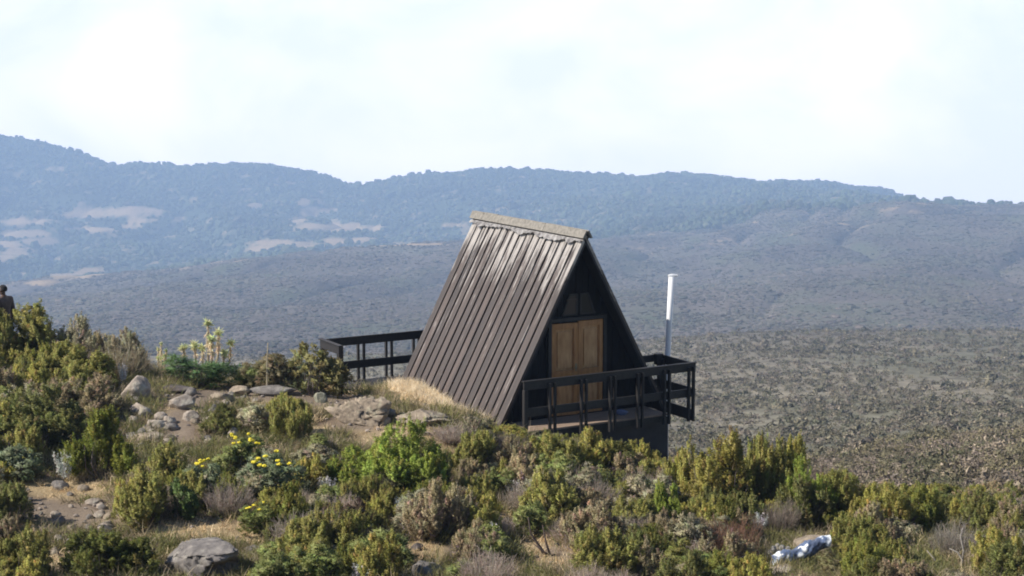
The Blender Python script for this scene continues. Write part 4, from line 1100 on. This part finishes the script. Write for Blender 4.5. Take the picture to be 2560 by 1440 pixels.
rock(235, 1262, 44, 22, ROCK_PALE, "pale flat rock on the bare soil below the silvery plant", 84)
rock(150, 1225, 50, 28, ROCK_GREY, "grey rock at the foot of the silvery plant", 87)
rock(1950, 1440, 120, 26, ROCK_PALE, "low pale rock on the bottom edge below the plastic sheet", 90)
rr_ = random.Random(5)
for i in range(44):
    t = rr_.random(); cx = 345 + t * 260 + rr_.uniform(-40, 40); by = 1112 - t * 110 + rr_.uniform(-26, 26); s_ = rr_.uniform(14, 44)
    if abs(cx - (470 - (by - 1040) * 0.1)) < 26 and by > 1005: continue        # the trodden middle of the path stays clear
    rock(cx, by, s_, s_ * 0.6, rr_.choice([ROCK_PALE, ROCK_PALE, ROCK_TAN, ROCK_GREY]), "broken pale rock bedded in the stony edge of the path", 500 + i, 0.55, 11, group="broken rocks edging the path", sub=3, sink=0.6, freq=2.2)
for i in range(22):
    cx, by = rr_.uniform(825, 1190), 0
    by = 1022 + (cx - 825) * 0.09 + rr_.uniform(-8, 48); s_ = rr_.uniform(16, 48)
    rock(cx, by, s_, s_ * 0.6, rr_.choice([ROCK_TAN, ROCK_TAN, ROCK_GREY]), "broken brown rock in the rubble of the outcrop below the roof", 400 + i, 0.6, 10, group="broken rocks of the outcrop", sub=3, sink=0.4, freq=2.2)
for i in range(64):
    cx, by = rr_.choice([(rr_.uniform(20, 300), rr_.uniform(1225, 1330)), (rr_.uniform(120, 300), rr_.uniform(1290, 1420)), (rr_.uniform(330, 640), rr_.uniform(990, 1120))])
    s_ = rr_.uniform(14, 40)
    a = "left of the large boulder" if by > 1200 else "along the path"
    rock(cx, by, s_, s_ * 0.7, rr_.choice([ROCK_GREY, ROCK_PALE, ROCK_TAN]), "small loose rock lying on bare soil " + a, 200 + i, 0.35, 5, group="small loose rocks " + a, sub=2)

# ------------------------------------------------------------------ single things
# thin pale stake by the slab
p = on_ground(667, 985); s_ = F_PX / (p.y * CP - p.z * SP)
st = MB(); st.tube([(0, 0, -0.15), (0.015, 0, 0.6), (0.045, 0, 130 / s_)], [0.019, 0.017, 0.014], 6)
o = st.build("stake", STEM_PALE); o.location = p; tag(o, "thin pale wooden stake standing upright at the flat slab", "stake")
# grey weathered stump
p = on_ground(1955, 1398); mb = MB(); r_ = random.Random(9)
for i in range(9):
    a = r_.uniform(0, 6.28); q = 0.15 * r_.random() + 0.04
    mb.tube([(math.cos(a)*0.24, math.sin(a)*0.15, -0.05), (math.cos(a)*q*1.5, math.sin(a)*q, 0.12), (math.cos(a)*q + r_.uniform(-.05,.05), math.sin(a)*q*0.7, r_.uniform(0.10, 0.22))], [0.05, 0.065, 0.035], 7)
o = mb.build("stump", BARK_GREY, None, True); o.location = p; tag(o, "grey weathered stump with splayed roots behind the plastic sheet", "stump")
# leaning dead trunk over the red soil hollow and bare white branches at right
def branchy(cx, base, label, spec, mat, name, cat):
    p = on_ground(cx, base); mb = MB()
    for pts, r0 in spec: mb.tube(pts, [r0 * (1 - 0.75 * i / (len(pts) - 1)) for i in range(len(pts))], 7)
    o = mb.build(name, mat, None, True); o.location = p; tag(o, label, cat); return o
branchy(1330, 1395, "crooked dark trunk leaning over the red soil hollow", [([(0.25,0,-.05),(0.12,0.02,0.16),(-.02,0.05,0.36),(-.06,0.05,0.62)], 0.032), ([(0.30,0,-.05),(0.22,0.05,0.2),(0.16,0.05,0.5)], 0.028), ([(0.42,0,-.05),(0.18,-.05,0.10),(0.02,-.08,0.24)], 0.026)], wood_mat("dark_bark", (0.05,0.035,0.03), (0.12,0.085,0.07), 0.9), "fallen_trunk", "trunk")
branchy(2400, 1425, "white curved dead branches in front of the bare grey shrub", [([(0.02,0,-.05),(0.03,0,0.16),(-.04,0.02,0.27),(-.17,0.03,0.33)], 0.026), ([(0.03,0,0.1),(0.05,0.02,0.3),(0.0,0.05,0.52),(0.03,0.05,0.66)], 0.018), ([(-.3,0,-.03),(-.4,0.02,0.16),(-.52,0.03,0.30)], 0.020)], BARK_GREY, "dead_branch", "branch")
# white and blue plastic sheet crumpled over the scrub
def sheet():
    p = on_ground(2000, 1422); s_ = F_PX / (p.y * CP - p.z * SP); L_ = 148 / s_
    n, k = 80, 40; r = np.random.default_rng(4); V = []
    for i in range(n):
        t = i / (n - 1); x = (t - 0.5) * L_
        zc = 0.02 + 0.34 * t ** 1.1; rad = 0.115 * (1.15 - 0.45 * math.exp(-((t - 0.38) / 0.15) ** 2)) * (0.45 + 0.55 * math.sin(math.pi * min(1, max(0, 0.08 + 0.88 * t))) ** 0.5)
        for j in range(k):
            a = 2 * math.pi * j / k
            V.append((x, math.cos(a) * rad * 0.9, zc + 0.08 + math.sin(a) * rad))
    V = np.array(V)
    f = fbm(V[:,0] * 5 + V[:,2] * 4, V[:,1] * 7 + V[:,2] * 5, 91, 4); g = 0.5 - np.abs(fbm(V[:,0] * 9 - V[:,2] * 6, V[:,1] * 9, 92, 3))
    cz = 0.10 + 0.34 * np.clip(V[:,0] / L_ + 0.5, 0, 1) ** 1.1
    q = 1 + 0.55 * f + 0.35 * g
    V[:,1] *= q; V[:,2] = cz + (V[:,2] - cz) * q
    Fq = [(i*k+j, i*k+(j+1) % k, (i+1)*k+(j+1) % k, (i+1)*k+j) for i in range(n-1) for j in range(k)]
    me = mesh_np("plastic_sheet", V, np.array(Fq), None, True)
    M = Mat("white_blue_plastic"); a = M.noise(3.0, 3, 0.5, M.coords((1, 1, 1)))
    M.base(M.ramp(a, [(0.40, (0.74, 0.78, 0.82)), (0.45, (0.11, 0.15, 0.25)), (0.62, (0.06, 0.07, 0.10))])); M.b.inputs['Roughness'].default_value = 0.28
    o = link("plastic_sheet", me, M.m); o.location = p; o.rotation_euler = (0, 0, 0.1)
    tag(o, "crumpled white and blue plastic sheet lying among shrubs at lower right", "plastic sheet")
sheet()

# ------------------------------------------------------------------ person at the left edge, behind the shrubs
def skin_mesh(name, nodes, edges, root, sub=2):
    """nodes: {key: ((x,y,z), rx, ry)}"""
    ks = list(nodes); ix = {k: i for i, k in enumerate(ks)}
    me = bpy.data.meshes.new(name); me.from_pydata([nodes[k][0] for k in ks], [(ix[a], ix[b]) for a, b in edges], [])
    o = bpy.data.objects.new(name, me); col.objects.link(o)
    m = o.modifiers.new("skin", 'SKIN'); m.use_smooth_shade = True
    for i, k in enumerate(ks):
        sv = me.skin_vertices[0].data[i]; sv.radius = nodes[k][1:3]; sv.use_root = (k == root)
    s = o.modifiers.new("sub", 'SUBSURF'); s.levels = sub; s.render_levels = sub
    dg = bpy.context.evaluated_depsgraph_get(); me2 = bpy.data.meshes.new_from_object(o.evaluated_get(dg)); me2.name = name
    bpy.data.objects.remove(o); me2.polygons.foreach_set("use_smooth", [True] * len(me2.polygons)); return me2
def person():
    p = put(15, 38.0); head_top = -0.0
    root = bpy.data.objects.new("person", None); col.objects.link(root); root.empty_display_size = 0.3
    # feet on the ground; the head top should come to the photo's y 712
    fw = p.y * CP - p.z * SP
    top_z = unproject(np.array(12.0), np.array(712.0), np.array(38.0))[2]
    hgt = float(top_z - p.z); k = hgt / 1.74
    root.location = p; root.scale = (k, k, k); root.rotation_euler = (0, 0, math.radians(62))   # faces left and a little away
    # local: x = right, y = forward (faces +y), z up
    N = {'pelvis': ((0,0,.95),.15,.11), 'waist': ((0,.01,1.10),.135,.10), 'chest': ((0,.0,1.30),.165,.115), 'upper': ((0,-.01,1.42),.12,.085), 'neck': ((0,.0,1.50),.055,.058),
         'jaw': ((0,.03,1.56),.062,.075), 'skull': ((0,.015,1.64),.075,.095), 'crown': ((0,.0,1.695),.055,.07)}
    E_ = [('pelvis','waist'),('waist','chest'),('chest','upper'),('upper','neck'),('neck','jaw'),('jaw','skull'),('skull','crown')]
    for s, q in ((-1,'l'),(1,'r')):
        N.update({q+'sh': ((s*.18,-.01,1.41),.065,.062), q+'el': ((s*.245,-.03,1.13),.045,.043), q+'wr': ((s*.25,.06,.90),.030,.024), q+'palm': ((s*.25,.085,.83),.040,.018),
                  q+'hip': ((s*.095,0,.90),.088,.09), q+'kn': ((s*.10,.02,.50),.058,.06), q+'an': ((s*.10,-.02,.09),.040,.045), q+'to': ((s*.115,.13,.035),.042,.028)})
        E_ += [('upper', q+'sh'),(q+'sh', q+'el'),(q+'el', q+'wr'),(q+'wr', q+'palm'),('pelvis', q+'hip'),(q+'hip', q+'kn'),(q+'kn', q+'an'),(q+'an', q+'to')]
        for f, (dx, ln) in enumerate([(-.026,.068),(-.009,.08),(.009,.075),(.026,.058)]):
            a, b, c = q+'f%da' % f, q+'f%db' % f, q+'f%dc' % f
            N[a] = ((s*.25, .095+dx, .795),.0095,.0095); N[b] = ((s*.245, .10+dx*1.1, .795-ln*.55),.0085,.0085); N[c] = ((s*.232, .105+dx*1.1, .795-ln),.007,.007)
            E_ += [(q+'palm', a),(a, b),(b, c)]
        N[q+'ta'] = ((s*.238,.125,.84),.011,.011); N[q+'tb'] = ((s*.226,.15,.805),.009,.009); E_ += [(q+'palm', q+'ta'),(q+'ta', q+'tb')]
    SKIN = mottled("dark_brown_skin", (0.060,0.033,0.022), (0.085,0.048,0.032), 20, 0.45, 0.1)
    body = link("body", skin_mesh("body", N, E_, 'pelvis', 2), SKIN, root)
    J = {'a': ((0,0,.90),.185,.14), 'b': ((0,.01,1.10),.165,.125), 'c': ((0,0,1.30),.195,.14), 'd': ((0,-.015,1.43),.135,.10), 'e': ((0,-.01,1.485),.078,.076)}
    EJ = [('a','b'),('b','c'),('c','d'),('d','e')]
    for s, q in ((-1,'l'),(1,'r')):
        J.update({q+'s': ((s*.19,-.01,1.41),.082,.078), q+'e': ((s*.25,-.03,1.13),.062,.06), q+'w': ((s*.252,.05,.925),.046,.042)}); EJ += [('d',q+'s'),(q+'s',q+'e'),(q+'e',q+'w')]
    link("jacket", skin_mesh("jacket", J, EJ, 'a', 2), mottled("dark_brown_cloth", (0.050,0.034,0.030), (0.095,0.065,0.055), 12, 0.8), root)
    T = {'a': ((0,0,.97),.165,.125)}; ET = []
    for s, q in ((-1,'l'),(1,'r')):
        T.update({q+'h': ((s*.10,0,.88),.105,.105), q+'k': ((s*.10,.02,.50),.076,.078), q+'n': ((s*.10,-.02,.12),.062,.066)}); ET += [('a',q+'h'),(q+'h',q+'k'),(q+'k',q+'n')]
    link("trousers", skin_mesh("trousers", T, ET, 'a', 2), mottled("grey_cloth", (0.05,0.05,0.055), (0.09,0.09,0.095), 12, 0.85), root)
    for s in (-1, 1):
        sh = link("shoe", lump_mesh("shoe", (.052,.14,.05), 0.05, 2, 3, 1.0, 0), plain("black_shoe", (0.02,0.018,0.017), 0.5), root); sh.location = (s*.11,.055,.045)
        ey = link("eye", lump_mesh("eye", (.012,.008,.009), 0.0, 1, 2), plain("eye_white", (0.5,0.48,0.45), 0.2), root); ey.location = (s*.032,.108,1.628)
        er = link("ear", lump_mesh("ear", (.012,.022,.032), 0.1, 3, 2), SKIN, root); er.location = (s*.080,.0,1.615)
    no = link("nose", lump_mesh("nose", (.018,.020,.026), 0.0, 4, 3), SKIN, root); no.location = (0,.118,1.598)
    mo = link("mouth", lump_mesh("mouth", (.026,.010,.010), 0.0, 5, 3), plain("lips", (0.09,0.04,0.035), 0.5), root); mo.location = (0,.103,1.557)
    V, Fc = ico(4); m = V[:, 2] * 0.75 - V[:, 1] * 0.65 > 0.12
    keep = m[Fc].all(1); Vh = V * np.array([.083,.106,.096]) * (1 + 0.03 * fbm(V[:,0]*9, V[:,1]*9 + V[:,2]*9, 3, 3))[:, None]
    hair = link("hair", mesh_np("hair", Vh, Fc[keep], None, True), mottled("cropped_black_hair", (0.008,0.007,0.007), (0.02,0.017,0.016), 40, 0.9, 0.8), root); hair.location = (0,-.002,1.648)
    tag(root, "person with cropped dark hair and dark jacket standing behind the shrubs", "person")
person()

# ------------------------------------------------------------------ haze
hz = MB(); hz.box(-2600, 2600, -40, 4720, -620, 190)
HM = bpy.data.materials.new("haze_air"); HM.use_nodes = True
ht = HM.node_tree; ht.nodes.clear()
ho = ht.nodes.new("ShaderNodeOutputMaterial"); hv = ht.nodes.new("ShaderNodeVolumePrincipled")
hv.inputs['Color'].default_value = (0.49, 0.685, 1.0, 1); hv.inputs['Density'].default_value = 2.9e-4; hv.inputs['Anisotropy'].default_value = 0.0
ht.links.new(hv.outputs[0], ho.inputs['Volume'])
tag(hz.build("haze", HM), kind="stuff")
